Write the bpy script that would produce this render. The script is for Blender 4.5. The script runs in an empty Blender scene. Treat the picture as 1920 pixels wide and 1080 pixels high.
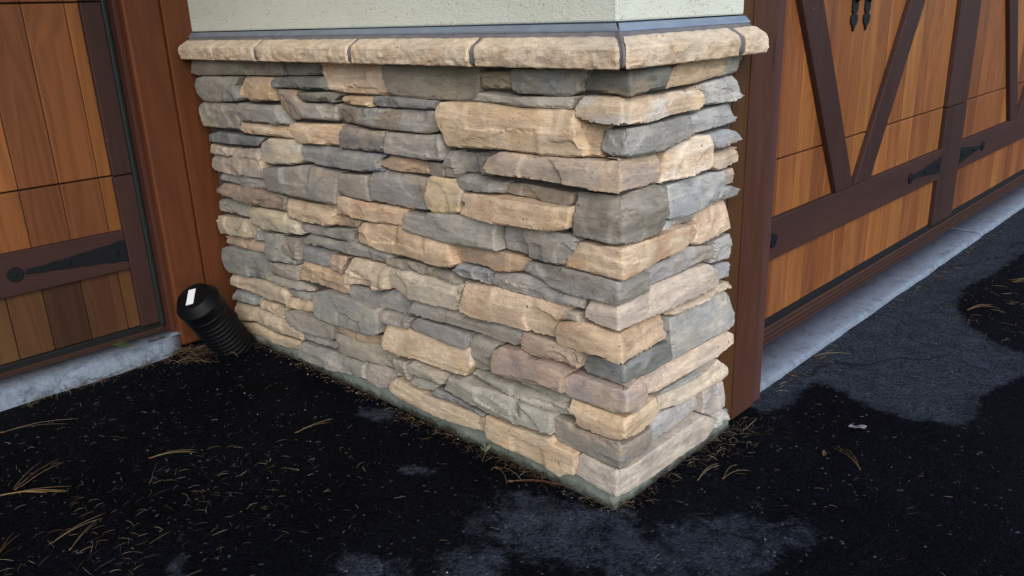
import bpy, bmesh, math, random
import numpy as np
from mathutils import Vector, Matrix, noise
from mathutils.geometry import delaunay_2d_cdt

sc = bpy.context.scene
COL = sc.collection
RAD = math.radians

# ------------------------------------------------------------------ camera
cd = bpy.data.cameras.new("camera"); cam = bpy.data.objects.new("camera", cd); COL.objects.link(cam)
cd.sensor_width = 36.0; cd.lens = 1525.524 / 1920 * 36.0; cd.clip_start = 0.02; cd.clip_end = 500
R = Matrix(((0.693040902554882, 0.2550556688539149, -0.6742706527585168),
            (-0.7199996329891312, 0.1982072582108116, -0.665067223134676),
            (-0.03598382805415083, 0.946393411102399, 0.32100572508996555)))
cam.matrix_world = Matrix.Translation((-1.28718849, -0.96810429, 1.08)) @ R.to_4x4()
sc.camera = cam

# ------------------------------------------------------------------ sky, light, exposure
SUN_EL, SUN_AZ = 31.0, 216.0          # azimuth clockwise from +Y
w = bpy.data.worlds.new("World"); sc.world = w; w.use_nodes = True
nt = w.node_tree
sky = nt.nodes.new("ShaderNodeTexSky"); sky.sky_type = 'NISHITA'; sky.sun_disc = False
sky.sun_elevation = RAD(SUN_EL); sky.sun_rotation = RAD(SUN_AZ)
sky.air_density = 1.0; sky.dust_density = 1.0; sky.ozone_density = 3.0
bg = nt.nodes["Background"]; bg.inputs[1].default_value = 0.11
nt.links.new(sky.outputs[0], bg.inputs[0])
sd = bpy.data.lights.new("sun", 'SUN'); sd.energy = 1.5; sd.angle = RAD(42); sd.color = (1.0, 0.915, 0.81)
sun = bpy.data.objects.new("sun", sd); COL.objects.link(sun)
az, el = RAD(SUN_AZ), RAD(SUN_EL)
sdir = Vector((math.sin(az) * math.cos(el), math.cos(az) * math.cos(el), math.sin(el)))
sun.rotation_euler = (-sdir).to_track_quat('-Z', 'Y').to_euler()
sun.location = sdir * 20
sc.view_settings.view_transform = 'Standard'; sc.view_settings.look = 'None'
sc.view_settings.exposure = 0.86; sc.view_settings.gamma = 1.0
sc.render.engine = 'CYCLES'
sc.cycles.use_denoising = True
sc.cycles.max_bounces = 6
random.seed(7)
rng = np.random.default_rng(7)

# ------------------------------------------------------------------ helpers
def lin(c):
    c = c / 255.0
    return c / 12.92 if c <= 0.04045 else ((c + 0.055) / 1.055) ** 2.4
def srgb(r, g, b, k=1.0):
    return (lin(r) * k, lin(g) * k, lin(b) * k, 1.0)

def tag(o, label=None, cat=None, group=None, kind=None):
    if cat and not kind: kind = 'thing'
    if label: o["label"] = label
    if cat: o["category"] = cat
    if group: o["group"] = group
    if kind: o["kind"] = kind
    return o
def thing(name, label, cat, loc=(0, 0, 0), group=None):
    o = bpy.data.objects.new(name, None); COL.objects.link(o); o.location = loc
    o.empty_display_size = 0.05
    return tag(o, label, cat, group)
def put(name, me, mat, parent=None, label=None):
    """link one mesh (given in world coordinates) as one object"""
    o = bpy.data.objects.new(name, me); COL.objects.link(o)
    if mat: me.materials.append(mat)
    if parent:
        o.parent = parent
        off = Vector(parent.location)
        p = parent.parent
        while p: off += Vector(p.location); p = p.parent
        if off.length > 0: me.transform(Matrix.Translation(-off))
    if label: o["label"] = label
    return o
def mesh_np(name, verts, faces, smooth=True, sharp=None):
    me = bpy.data.meshes.new(name)
    me.from_pydata([tuple(v) for v in verts], [], [tuple(f) for f in faces])
    me.update()
    if smooth: me.polygons.foreach_set("use_smooth", [True] * len(me.polygons))
    if sharp: me.set_sharp_from_angle(angle=RAD(sharp))
    return me
def set_col(me, cols, name="tint"):
    a = me.attributes.new(name, 'FLOAT_COLOR', 'POINT')
    c = np.ones((len(me.vertices), 4), dtype=np.float32); cols = np.asarray(cols)
    c[:, :cols.shape[1]] = cols
    a.data.foreach_set("color", c.ravel())
class BM:
    """collects boxes, prisms and tubes into one mesh, with a per-piece tint"""
    def __init__(s): s.v = []; s.f = []; s.t = []; s.sm = []
    def add(s, vs, fs, tint=(1, 1, 1, 0), smooth=False):
        n = len(s.v); s.v += [tuple(v) for v in vs]; s.f += [tuple(i + n for i in f) for f in fs]
        s.t += [tint] * len(vs); s.sm += [smooth] * len(fs)
    def box(s, x0, x1, y0, y1, z0, z1, bev=0.0, tint=(1, 1, 1, 0)):
        bm = bmesh.new()
        bmesh.ops.create_cube(bm, size=1.0)
        for v in bm.verts:
            v.co = Vector((x0 if v.co.x < 0 else x1, y0 if v.co.y < 0 else y1, z0 if v.co.z < 0 else z1))
        if bev > 0: bmesh.ops.bevel(bm, geom=list(bm.edges), offset=bev, segments=2, affect='EDGES', profile=0.5)
        s.addbm(bm, tint)
    def prism(s, pts, y0, y1, bev=0.0, tint=(1, 1, 1, 0)):
        """polygon in (x,z) swept in y from y0 (front) to y1"""
        bm = bmesh.new()
        a = [bm.verts.new((x, y0, z)) for x, z in pts]; b = [bm.verts.new((x, y1, z)) for x, z in pts]
        n = len(pts)
        bm.faces.new(a); bm.faces.new(b[::-1])
        for i in range(n): bm.faces.new((a[(i + 1) % n], a[i], b[i], b[(i + 1) % n]))
        bmesh.ops.recalc_face_normals(bm, faces=bm.faces)
        if bev > 0: bmesh.ops.bevel(bm, geom=list(bm.edges), offset=bev, segments=2, affect='EDGES', profile=0.5)
        s.addbm(bm, tint)
    def addbm(s, bm, tint, smooth=False):
        bm.verts.index_update()
        s.add([v.co.copy() for v in bm.verts], [[v.index for v in f.verts] for f in bm.faces], tint, smooth); bm.free()
    def tube(s, pts, r, n=4, tint=(1, 1, 1, 0), taper=True, cap=True):
        pts = [Vector(p) for p in pts]; vs = []; fs = []
        for i, p in enumerate(pts):
            d = (pts[min(i + 1, len(pts) - 1)] - pts[max(i - 1, 0)]).normalized()
            u = d.cross(Vector((0, 0, 1)))
            if u.length < 1e-4: u = d.cross(Vector((1, 0, 0)))
            u.normalize(); q = d.cross(u)
            k = r[i] if isinstance(r, (list, tuple)) else r * ((0.45 if i in (0, len(pts) - 1) else 1.0) if taper else 1.0)
            for j in range(n):
                a = 2 * math.pi * j / n; vs.append(p + (u * math.cos(a) + q * math.sin(a)) * k)
        for i in range(len(pts) - 1):
            for j in range(n): fs.append((i * n + j, i * n + (j + 1) % n, (i + 1) * n + (j + 1) % n, (i + 1) * n + j))
        if cap: fs.append(tuple(range(n))[::-1]); fs.append(tuple((len(pts) - 1) * n + j for j in range(n)))
        s.add(vs, fs, tint, True)
    def build(s, name, mat, parent=None, label=None):
        me = bpy.data.meshes.new(name); me.from_pydata(s.v, [], s.f); me.update()
        me.polygons.foreach_set("use_smooth", s.sm)
        set_col(me, np.array(s.t))
        a = me.attributes.new("off", 'FLOAT', 'POINT'); a.data.foreach_set("value", np.array([t[3] for t in s.t], dtype=np.float32))
        return put(name, me, mat, parent, label)

# ------------------------------------------------------------------ materials
class NT:
    def __init__(s, name, rough=0.8, spec=0.3):
        s.m = bpy.data.materials.new(name); s.m.use_nodes = True; s.t = s.m.node_tree
        s.b = s.t.nodes["Principled BSDF"]; s.b.inputs["Roughness"].default_value = rough
        s.b.inputs["Specular IOR Level"].default_value = spec
    def n(s, typ, ins=None, **kw):
        nd = s.t.nodes.new("ShaderNode" + typ)
        for k, v in kw.items(): setattr(nd, k, v)
        for k, v in (ins or {}).items(): s.set(nd.inputs[k], v)
        return nd
    def set(s, sock, v):
        if isinstance(v, bpy.types.NodeSocket): s.t.links.new(v, sock)
        else:
            if sock.type == 'VECTOR' and hasattr(v, '__len__'): v = v[:3]
            if sock.type == 'RGBA' and hasattr(v, '__len__') and len(v) == 3: v = (*v, 1.0)
            sock.default_value = v
    def math(s, op, a, b=0.0, c=0.0, clamp=False):
        nd = s.n("Math", {0: a, 1: b, 2: c}, operation=op); nd.use_clamp = clamp; return nd.outputs[0]
    def noise(s, vec, scale, detail=4, rough=0.55, dist=0.0, w=None):
        nd = s.n("TexNoise", {"Scale": scale, "Detail": detail, "Roughness": rough, "Distortion": dist})
        if w is not None: nd.noise_dimensions = '4D'; s.set(nd.inputs["W"], w)
        s.set(nd.inputs["Vector"], vec); return nd.outputs[0]
    def coord(s, sx=1, sy=1, sz=1):
        g = s.n("TexCoord").outputs["Object"]
        return s.n("Mapping", {"Vector": g, "Scale": (sx, sy, sz)}).outputs[0]
    def ramp(s, fac, lo, hi, a=0.0, b=1.0):
        return s.n("MapRange", {"Value": fac, "From Min": lo, "From Max": hi, "To Min": a, "To Max": b}).outputs[0]
    def mix(s, fac, a, b, mode='MIX'):
        nd = s.n("Mix", data_type='RGBA', blend_type=mode)
        s.set(nd.inputs[0], fac); s.set(nd.inputs[6], a); s.set(nd.inputs[7], b); return nd.outputs[2]
    def mul(s, col, f):
        nd = s.n("VectorMath", {0: col, 1: f} if not isinstance(f, bpy.types.NodeSocket) else {0: col}, operation='SCALE' if isinstance(f, bpy.types.NodeSocket) else 'MULTIPLY')
        if isinstance(f, bpy.types.NodeSocket): s.set(nd.inputs["Scale"], f)
        return nd.outputs[0]
    def attr(s, name="tint"): return s.n("Attribute", attribute_name=name)
    def bump(s, h, strength=0.5, dist=0.002, normal=None):
        nd = s.n("Bump", {"Height": h, "Strength": strength, "Distance": dist})
        if normal: s.set(nd.inputs["Normal"], normal)
        return nd.outputs[0]
    def done(s, col=None, normal=None, rough=None):
        if col is not None: s.set(s.b.inputs["Base Color"], col)
        if normal is not None: s.set(s.b.inputs["Normal"], normal)
        if rough is not None: s.set(s.b.inputs["Roughness"], rough)
        return s.m

def mat_stone(name, fine=1.0):
    t = NT(name, 0.88, 0.25)
    p = t.coord(); st = t.coord(9, 9, 46)
    a = t.attr().outputs["Color"]
    big = t.noise(p, 14, 5, 0.6)
    streak = t.noise(st, 2.2, 6, 0.65, 0.4)
    grit = t.noise(p, 420, 3, 0.7)
    pits = t.noise(p, 130, 4, 0.6)
    c = t.mul(a, t.ramp(big, 0.3, 0.7, 0.84, 1.14))
    c = t.mul(c, t.ramp(streak, 0.3, 0.7, 0.82, 1.15))
    c = t.mul(c, t.ramp(grit, 0.3, 0.7, 0.82, 1.17))
    # thin darker bedding lines
    ln = t.math('ABSOLUTE', t.math('SUBTRACT', t.noise(st, 1.6, 4, 0.6, 1.2), 0.5))
    c = t.mix(t.ramp(ln, 0.0, 0.011, 0.50, 0.0), c, t.mul(a, (0.40, 0.34, 0.28)))
    # rusty bloom and a greyish bloom
    rb = t.noise(p, 22, 4, 0.6, 0.5)
    c = t.mix(t.ramp(rb, 0.58, 0.80, 0.0, 0.30), c, t.mul(a, (1.06, 0.90, 0.70)))
    gb = t.noise(st, 0.9, 3, 0.5)
    c = t.mix(t.ramp(gb, 0.52, 0.8, 0.0, 0.42), c, srgb(158, 152, 145))
    # lime specks
    sp = t.noise(p, 160, 2, 0.5)
    blot = t.noise(p, 30, 2, 0.5)
    c = t.mix(t.math('MULTIPLY', t.ramp(sp, 0.70, 0.75), t.ramp(blot, 0.56, 0.66)), c, srgb(205, 205, 200))
    # small dark pits
    c = t.mix(t.ramp(t.noise(p, 95, 1, 0.4), 0.245, 0.21, 0.0, 0.75), c, srgb(60, 52, 44))
    h = t.math('ADD', t.math('MULTIPLY', streak, 1.1), t.math('ADD', t.math('MULTIPLY', pits, 0.7), t.math('MULTIPLY', grit, 0.35)))
    h = t.math('ADD', h, t.ramp(ln, 0.0, 0.02, -0.45, 0.0))
    return t.done(c, t.bump(h, 0.5, 0.0036 * fine))

def mat_wood(name, grain=1.0, rough=0.6, axis='z', spec=0.3, dark=(0.42, 0.36, 0.32), knots=True, band=11.0, amt=0.30):
    """stained boards: contour-line growth rings, pores, knots; the tint attribute carries the board colour"""
    t = NT(name, rough, spec)
    sc_ = {'z': (1, 1, 0.075), 'x': (0.075, 1, 1)}[axis]
    off = t.attr("off").outputs["Fac"]
    a = t.attr().outputs["Color"]
    p0 = t.coord()
    pv = t.n("VectorMath", {0: p0, 1: t.n("CombineXYZ", {"X": t.math('MULTIPLY', off, 3.7), "Y": 0.0, "Z": t.math('MULTIPLY', off, 9.1)}).outputs[0]}, operation='ADD').outputs[0]
    p = t.n("Mapping", {"Vector": pv, "Scale": sc_}).outputs[0]
    low = t.noise(p, 7.0, 2, 0.5)
    val = t.math('MULTIPLY', low, band)
    if knots:
        kc = t.n("Mapping", {"Vector": pv, "Scale": (5.2, 0.001, 2.1) if axis == 'z' else (2.1, 0.001, 5.2)}).outputs[0]
        vo = t.n("TexVoronoi", {"Vector": kc, "Scale": 1.0, "Randomness": 1.0})
        kd = vo.outputs["Distance"]
        val = t.math('ADD', val, t.ramp(kd, 0.0, 0.35, 2.6, 0.0))
    ring = t.math('ABSOLUTE', t.math('SUBTRACT', t.math('FRACT', val), 0.5))
    pore = t.noise(t.n("Mapping", {"Vector": pv, "Scale": (1, 1, 0.02) if axis == 'z' else (0.02, 1, 1)}).outputs[0], 320, 3, 0.6)
    broad = t.noise(p, 16, 4, 0.6)
    c = t.mul(a, t.ramp(broad, 0.3, 0.7, 0.86, 1.12))
    c = t.mix(t.ramp(t.noise(p, 4.2, 3, 0.6), 0.42, 0.66, 0.0, 0.65), c, t.mul(a, (0.64, 0.54, 0.50)))
    c = t.mix(t.ramp(ring, 0.05, 0.40, amt * grain, 0.0), c, t.mul(a, dark))
    c = t.mul(c, t.ramp(pore, 0.3, 0.7, 0.86, 1.10))
    if knots:
        c = t.mix(t.ramp(kd, 0.05, 0.105, 0.85, 0.0), c, t.mul(a, (0.26, 0.24, 0.27)))
        c = t.mix(t.ramp(kd, 0.06, 0.32, 0.55, 0.0), c, t.mul(a, (0.58, 0.48, 0.44)))
    # weathering
    wv = t.noise(p0, 3.1, 4, 0.6, 0.3)
    c = t.mix(t.ramp(wv, 0.55, 0.8, 0.0, 0.28), c, t.mul(a, (0.62, 0.62, 0.66)))
    fl = t.noise(p0, 70, 1, 0.4)
    c = t.mix(t.ramp(fl, 0.815, 0.83, 0.0, 0.7), c, srgb(150, 138, 124))
    h = t.math('ADD', t.math('MULTIPLY', ring, 0.5), pore)
    return t.done(c, t.bump(h, 0.35, 0.0012), t.ramp(pore, 0.3, 0.7, rough + 0.08, rough - 0.08))

def mat_flat(name, col, rough=0.7, spec=0.3, var=0.15, scale=40, bump=0.3, bd=0.001, metallic=0.0):
    t = NT(name, rough, spec); p = t.coord()
    n1 = t.noise(p, scale, 5, 0.6); n2 = t.noise(p, scale * 7, 3, 0.6)
    c = t.n("VectorMath", {0: (col[0], col[1], col[2])}, operation='SCALE'); t.set(c.inputs["Scale"], t.ramp(n1, 0.3, 0.7, 1 - var, 1 + var))
    t.b.inputs["Metallic"].default_value = metallic
    return t.done(c.outputs[0], t.bump(t.math('ADD', n1, t.math('MULTIPLY', n2, 0.5)), bump, bd))

M = {}
M['stone'] = mat_stone("stone_veneer")
M['cap'] = mat_stone("cap_stone", 1.2)
M['cedar'] = mat_wood("cedar_boards", 1.25, 0.52)
M['trim'] = mat_wood("brown_trim", 0.5, 0.62, knots=False, amt=0.22, band=16)
M['trimx'] = mat_wood("brown_trim_rail", 0.5, 0.62, axis='x', knots=False, amt=0.22, band=16)
M['post'] = mat_wood("post_wood", 0.8, 0.62, amt=0.34)
M['mortar'] = mat_flat("mortar", srgb(112, 110, 112), 0.95, 0.1, 0.2, 30, 0.7, 0.002)
M['mortar_dark'] = mat_flat("joint_mortar", srgb(84, 80, 76), 0.95, 0.1, 0.25, 30, 0.8, 0.003)
M['iron'] = mat_flat("black_iron", srgb(16, 18, 23), 0.55, 0.25, 0.25, 60, 0.7, 0.0015)
M['rubber'] = mat_flat("rubber", srgb(15, 17, 20), 0.7, 0.3, 0.2, 30, 0.2)
M['strip'] = mat_flat("weather_strip", srgb(22, 28, 30), 0.6, 0.3, 0.2, 30, 0.2)
M['plastic'] = mat_flat("black_plastic", srgb(6, 7, 11), 0.5, 0.22, 0.2, 25, 0.15)
M['sticker'] = mat_flat("white_sticker", srgb(226, 230, 236), 0.6, 0.3, 0.05, 60, 0.1)
M['metal'] = mat_flat("flashing_metal", srgb(150, 163, 180), 0.42, 0.5, 0.12, 18, 0.2, 0.001, 0.55)

def mat_stucco():
    t = NT("stucco", 0.9, 0.2); p = t.coord()
    big = t.noise(p, 3, 4, 0.6)
    sand = t.noise(p, 260, 3, 0.65)
    drag = t.noise(t.coord(45, 45, 120), 1.0, 3, 0.6, 1.4)
    pit = t.noise(t.coord(70, 70, 110), 1.0, 2, 0.5, 2.0)
    pm = t.math('MULTIPLY', t.ramp(pit, 0.64, 0.70), t.ramp(t.noise(p, 9, 3, 0.6), 0.38, 0.52))
    c = t.mul(srgb(205, 210, 197), (1, 1, 1))
    c = t.mul(c, t.ramp(big, 0.3, 0.7, 0.93, 1.05)); c = t.mul(c, t.ramp(sand, 0.3, 0.7, 0.93, 1.05))
    c = t.mix(t.math('MULTIPLY', pm, 0.45), c, srgb(104, 106, 98))
    h = t.math('SUBTRACT', t.math('ADD', t.math('MULTIPLY', sand, 0.5), drag), t.math('MULTIPLY', pm, 0.9))
    return t.done(c, t.bump(h, 0.6, 0.003))
M['stucco'] = mat_stucco()

def mat_concrete(name="concrete", dl=0.0):
    t = NT(name, 0.9, 0.2); p = t.coord()
    big = t.noise(p, 9, 5, 0.65); fine = t.noise(p, 190, 4, 0.65)
    c = t.mul(srgb(124, 136, 151), (1, 1, 1))
    c = t.mul(c, t.ramp(big, 0.28, 0.72, 0.84, 1.10)); c = t.mul(c, t.ramp(fine, 0.3, 0.7, 0.80, 1.16))
    dirt = t.noise(t.coord(7, 11, 7), 2.6, 9, 0.78, 0.15)
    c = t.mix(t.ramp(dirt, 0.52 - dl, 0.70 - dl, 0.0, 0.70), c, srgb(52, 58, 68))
    c = t.mix(t.ramp(t.noise(t.coord(30, 9, 9), 1.5, 6, 0.7), 0.5, 0.7, 0.0, 0.35), c, srgb(70, 78, 90))
    c = t.mix(t.ramp(t.noise(p, 75, 2, 0.5), 0.70, 0.76, 0.0, 0.7), c, srgb(50, 46, 42))
    return t.done(c, t.bump(t.math('ADD', big, t.math('MULTIPLY', fine, 0.6)), 0.25, 0.002))
M['concrete'] = mat_concrete(); M['concrete_stained_shaded'] = mat_concrete("stained_shaded_concrete", 0.04)  # left strip copy: extra stain also paints in its deep shade
def mat_found():
    t = NT("foundation_render", 0.9, 0.2); p = t.coord()
    big = t.noise(p, 12, 5, 0.65); fine = t.noise(p, 150, 4, 0.65)
    c = t.mul(srgb(122, 130, 122), (1, 1, 1))
    c = t.mul(c, t.ramp(big, 0.3, 0.7, 0.72, 1.15)); c = t.mul(c, t.ramp(fine, 0.3, 0.7, 0.85, 1.12))
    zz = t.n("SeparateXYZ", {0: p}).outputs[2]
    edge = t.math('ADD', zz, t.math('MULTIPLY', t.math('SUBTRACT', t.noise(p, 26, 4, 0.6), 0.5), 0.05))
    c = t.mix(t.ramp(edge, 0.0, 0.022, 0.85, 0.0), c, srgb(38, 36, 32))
    return t.done(c, t.bump(t.math('ADD', big, fine), 0.5, 0.003))
M['found'] = mat_found()

def mat_asphalt():
    t = NT("asphalt", 0.9, 0.03); p = t.coord()
    a = t.attr("dry").outputs["Fac"]
    agg = t.n("TexVoronoi", {"Vector": p, "Scale": 170.0}); ac = agg.outputs["Color"]; ad = agg.outputs["Distance"]
    fine = t.noise(p, 330, 3, 0.65); mid = t.noise(p, 14, 5, 0.65); edge = t.noise(p, 17, 7, 0.72, 0.5)
    big = t.noise(p, 2.6, 4, 0.6)
    # the damp tide line: a smooth field plus rough noise, cut sharp
    f = t.math('ADD', a, t.math('MULTIPLY', t.math('SUBTRACT', edge, 0.5), 1.5))
    m = t.math('MULTIPLY', t.ramp(f, 0.42, 0.66), t.ramp(t.math('ADD', t.noise(p, 6.0, 6, 0.72), t.math('MULTIPLY', a, 0.16)), 0.36, 0.70, 0.25, 1.0))
    sp = t.n("SeparateColor", {0: ac}).outputs[0]
    stone = t.ramp(sp, 0.0, 1.0, 0.55, 1.55)
    dry = t.mul(t.mul(srgb(47, 53, 62), stone), t.ramp(mid, 0.3, 0.7, 0.70, 1.22))
    wet = t.mul(t.mul(srgb(10, 12, 17), t.ramp(sp, 0.0, 1.0, 0.55, 1.7)), t.ramp(big, 0.3, 0.7, 0.6, 1.25))
    c = t.mix(m, wet, dry)
    # pale chips
    crk = t.n("TexVoronoi", {"Vector": t.n("VectorMath", {0: p, 1: t.n("VectorMath", {0: t.n("TexNoise", {"Vector": p, "Scale": 6.0}).outputs[1], 1: (0.22, 0.22, 0.0)}, operation='MULTIPLY').outputs[0]}, operation='ADD').outputs[0], "Scale": 1.1}, feature='DISTANCE_TO_EDGE').outputs[0]
    c = t.mix(t.ramp(crk, 0.0, 0.006, 0.6, 0.0), c, srgb(6, 7, 9))
    chip = t.math('MULTIPLY', t.ramp(sp, 0.975, 0.985), t.ramp(t.noise(p, 30, 2, 0.5), 0.5, 0.6))
    c = t.mix(t.math('MULTIPLY', chip, 0.55), c, srgb(90, 94, 100))
    h = t.math('ADD', t.math('MULTIPLY', ad, -1.0), t.math('MULTIPLY', fine, 0.5))
    return t.done(c, t.bump(h, 0.5, 0.004), t.ramp(m, 0.0, 1.0, 0.62, 0.92))
M['asphalt'] = mat_asphalt()
def mat_needle():
    t = NT("needles", 0.7, 0.25); a = t.attr().outputs["Color"]
    return t.done(t.mul(a, t.ramp(t.noise(t.coord(), 40, 2), 0.3, 0.7, 0.75, 1.2)))
M['needle'] = mat_needle()

# ------------------------------------------------------------------ driveway: one sheet to the horizon, fine near the pier
DRY_GLINT = [  # (centre x, y, radius x, radius y, rotation) of paler, dried patches and a painted puddle glint
    (-0.13, 0.02, 0.15, 0.30, 0.3), (0.02, -0.24, 0.26, 0.13, -0.5), (-0.19, 0.477, 0.035, 0.075, 0.5), (-0.728, 0.665, 0.018, 0.035, 0.4),  # last one here is the puddle glint, painted as pale asphalt
    (-0.76, 0.575, 0.03, 0.06, -0.9), (-0.80, 0.47, 0.05, 0.06, 0.2), (-0.07, 0.80, 0.05, 0.09, 0.4),
    (-0.36, 0.10, 0.10, 0.09, 0.0), (-0.5, 0.25, 0.06, 0.12, 0.7)
]
xs = np.concatenate([[-150, -60, -25, -12, -6, -3.5], np.arange(-2.4, 5.2, 0.03), [6, 8, 12, 25, 60, 150]])
ys = np.concatenate([[-150, -60, -25, -12, -6, -3, -1.8], np.arange(-1.2, 1.95, 0.03), [2.2, 4, 10, 30, 150]])
X, Y = np.meshgrid(xs, ys, indexing='ij')
fld = np.zeros_like(X)
for cx_, cy_, rx, ry, ro in DRY_GLINT:
    dx, dy = X - cx_, Y - cy_
    c_, s_ = math.cos(ro), math.sin(ro)
    u, v = (dx * c_ + dy * s_) / rx, (-dx * s_ + dy * c_) / ry
    fld = np.maximum(fld, 0.68 * np.clip(1.5 - np.sqrt(u * u + v * v), 0, 1))
TIDE = np.array([(0.70, 0.20), (0.652, -0.02), (0.66, -0.045), (0.768, -0.062), (0.925, -0.050), (0.897, -0.147), (0.855, -0.255), (0.856, -0.367), (0.906, -0.458), (0.954, -0.484), (1.106, -0.452), (1.22, -0.465), (1.352, -0.51), (1.733, -0.609), (1.974, -0.566), (1.525, -0.469), (1.548, -0.38), (1.685, -0.245), (1.862, -0.162), (2.065, -0.125), (2.307, -0.163), (2.756, -0.182), (4.301, -0.28), (5.0, 0.2)])
def poly_field(px, py, P):
    q = np.stack([px, py], -1); ins = np.zeros(len(q), bool); dm = np.full(len(q), 9.0)
    for i in range(len(P)):
        a, c = P[i], P[(i + 1) % len(P)]; ab = c - a
        tt = np.clip(((q - a) @ ab) / (ab @ ab), 0, 1); dm = np.minimum(dm, np.hypot(*(q - (a + tt[:, None] * ab)).T))
        cr = ((a[1] > py) != (c[1] > py)) & (px < ab[0] * (py - a[1]) / (ab[1] + 1e-12) + a[0]); ins ^= cr
    return np.clip(0.55 + np.where(ins, dm, -dm) / 0.075, 0, 2.0)
fld = np.maximum(fld, poly_field(X.ravel(), Y.ravel(), TIDE).reshape(X.shape))
nx, ny = len(xs), len(ys)
ZZ = np.array([[0.004 * noise.noise(Vector((x * 3, y * 3, 1.0))) - 0.003 if abs(x) < 6 and abs(y) < 3 else -0.003 for y in ys] for x in xs])
vv = np.stack([X, Y, ZZ], -1).reshape(-1, 3)
ff = [(i * ny + j, (i + 1) * ny + j, (i + 1) * ny + j + 1, i * ny + j + 1) for i in range(nx - 1) for j in range(ny - 1)]
me = mesh_np("driveway", vv, ff)
at = me.attributes.new("dry", 'FLOAT', 'POINT'); at.data.foreach_set("value", fld.ravel().astype(np.float32))
tag(put("driveway", me, M['asphalt']), "dark damp asphalt driveway in front of the garage doors", "driveway", kind="structure")

# concrete strips under the doors
def strip(name, x0, x1, yf, yb, zt, slope, label, round_end=None):
    n = max(2, int(abs(x1 - x0) / 0.03)); vs = []; fs = []
    prof = [(0.0, -0.03), (0.003, zt * 0.45), (slope * 0.6, zt * 0.86), (slope, zt), (slope + 0.02, zt + 0.001), (yb - yf, zt + 0.003), (yb - yf, -0.03)]
    k = len(prof)
    for i in range(n + 1):
        x = x0 + (x1 - x0) * i / n
        ex = 0.0
        if round_end:
            d = abs(x - round_end); ex = 0.085 * max(0.0, 1 - d / 0.11) ** 2
        for j, (dy, z) in enumerate(prof):
            wob = 0.004 * noise.noise(Vector((x * 9, j * 0.3, 3))) + 0.002 * noise.noise(Vector((x * 31, j, 5)))
            y = yf + dy + (wob if j < 4 else 0) + (ex if j < 4 else 0)
            vs.append((x, y, z + (0.0015 * noise.noise(Vector((x * 20, dy * 30, 2))) if 0 < j < 6 else 0)))
    for i in range(n):
        for j in range(k - 1): fs.append((i * k + j, (i + 1) * k + j, (i + 1) * k + j + 1, i * k + j + 1))
    fs.append(tuple(range(k))); fs.append(tuple(n * k + j for j in range(k))[::-1])
    return tag(put(name, mesh_np(name, vs, fs), M['concrete_stained_shaded' if round_end else 'concrete']), label, "concrete strip", kind="structure")
strip("concrete_strip", 0.70, 2.880, 0.033, 0.168, 0.018, 0.012, "pale concrete strip below the right garage door, between the post and its joint")
strip("concrete_strip", 2.886, 4.95, 0.036, 0.168, 0.018, 0.012, "farther pale concrete strip below the right garage door, beyond the joint")
strip("concrete_strip", -4.6, -0.188, 1.695, 1.818, 0.05, 0.028, "raised pale concrete strip below the left garage door", round_end=-0.188)

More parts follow.
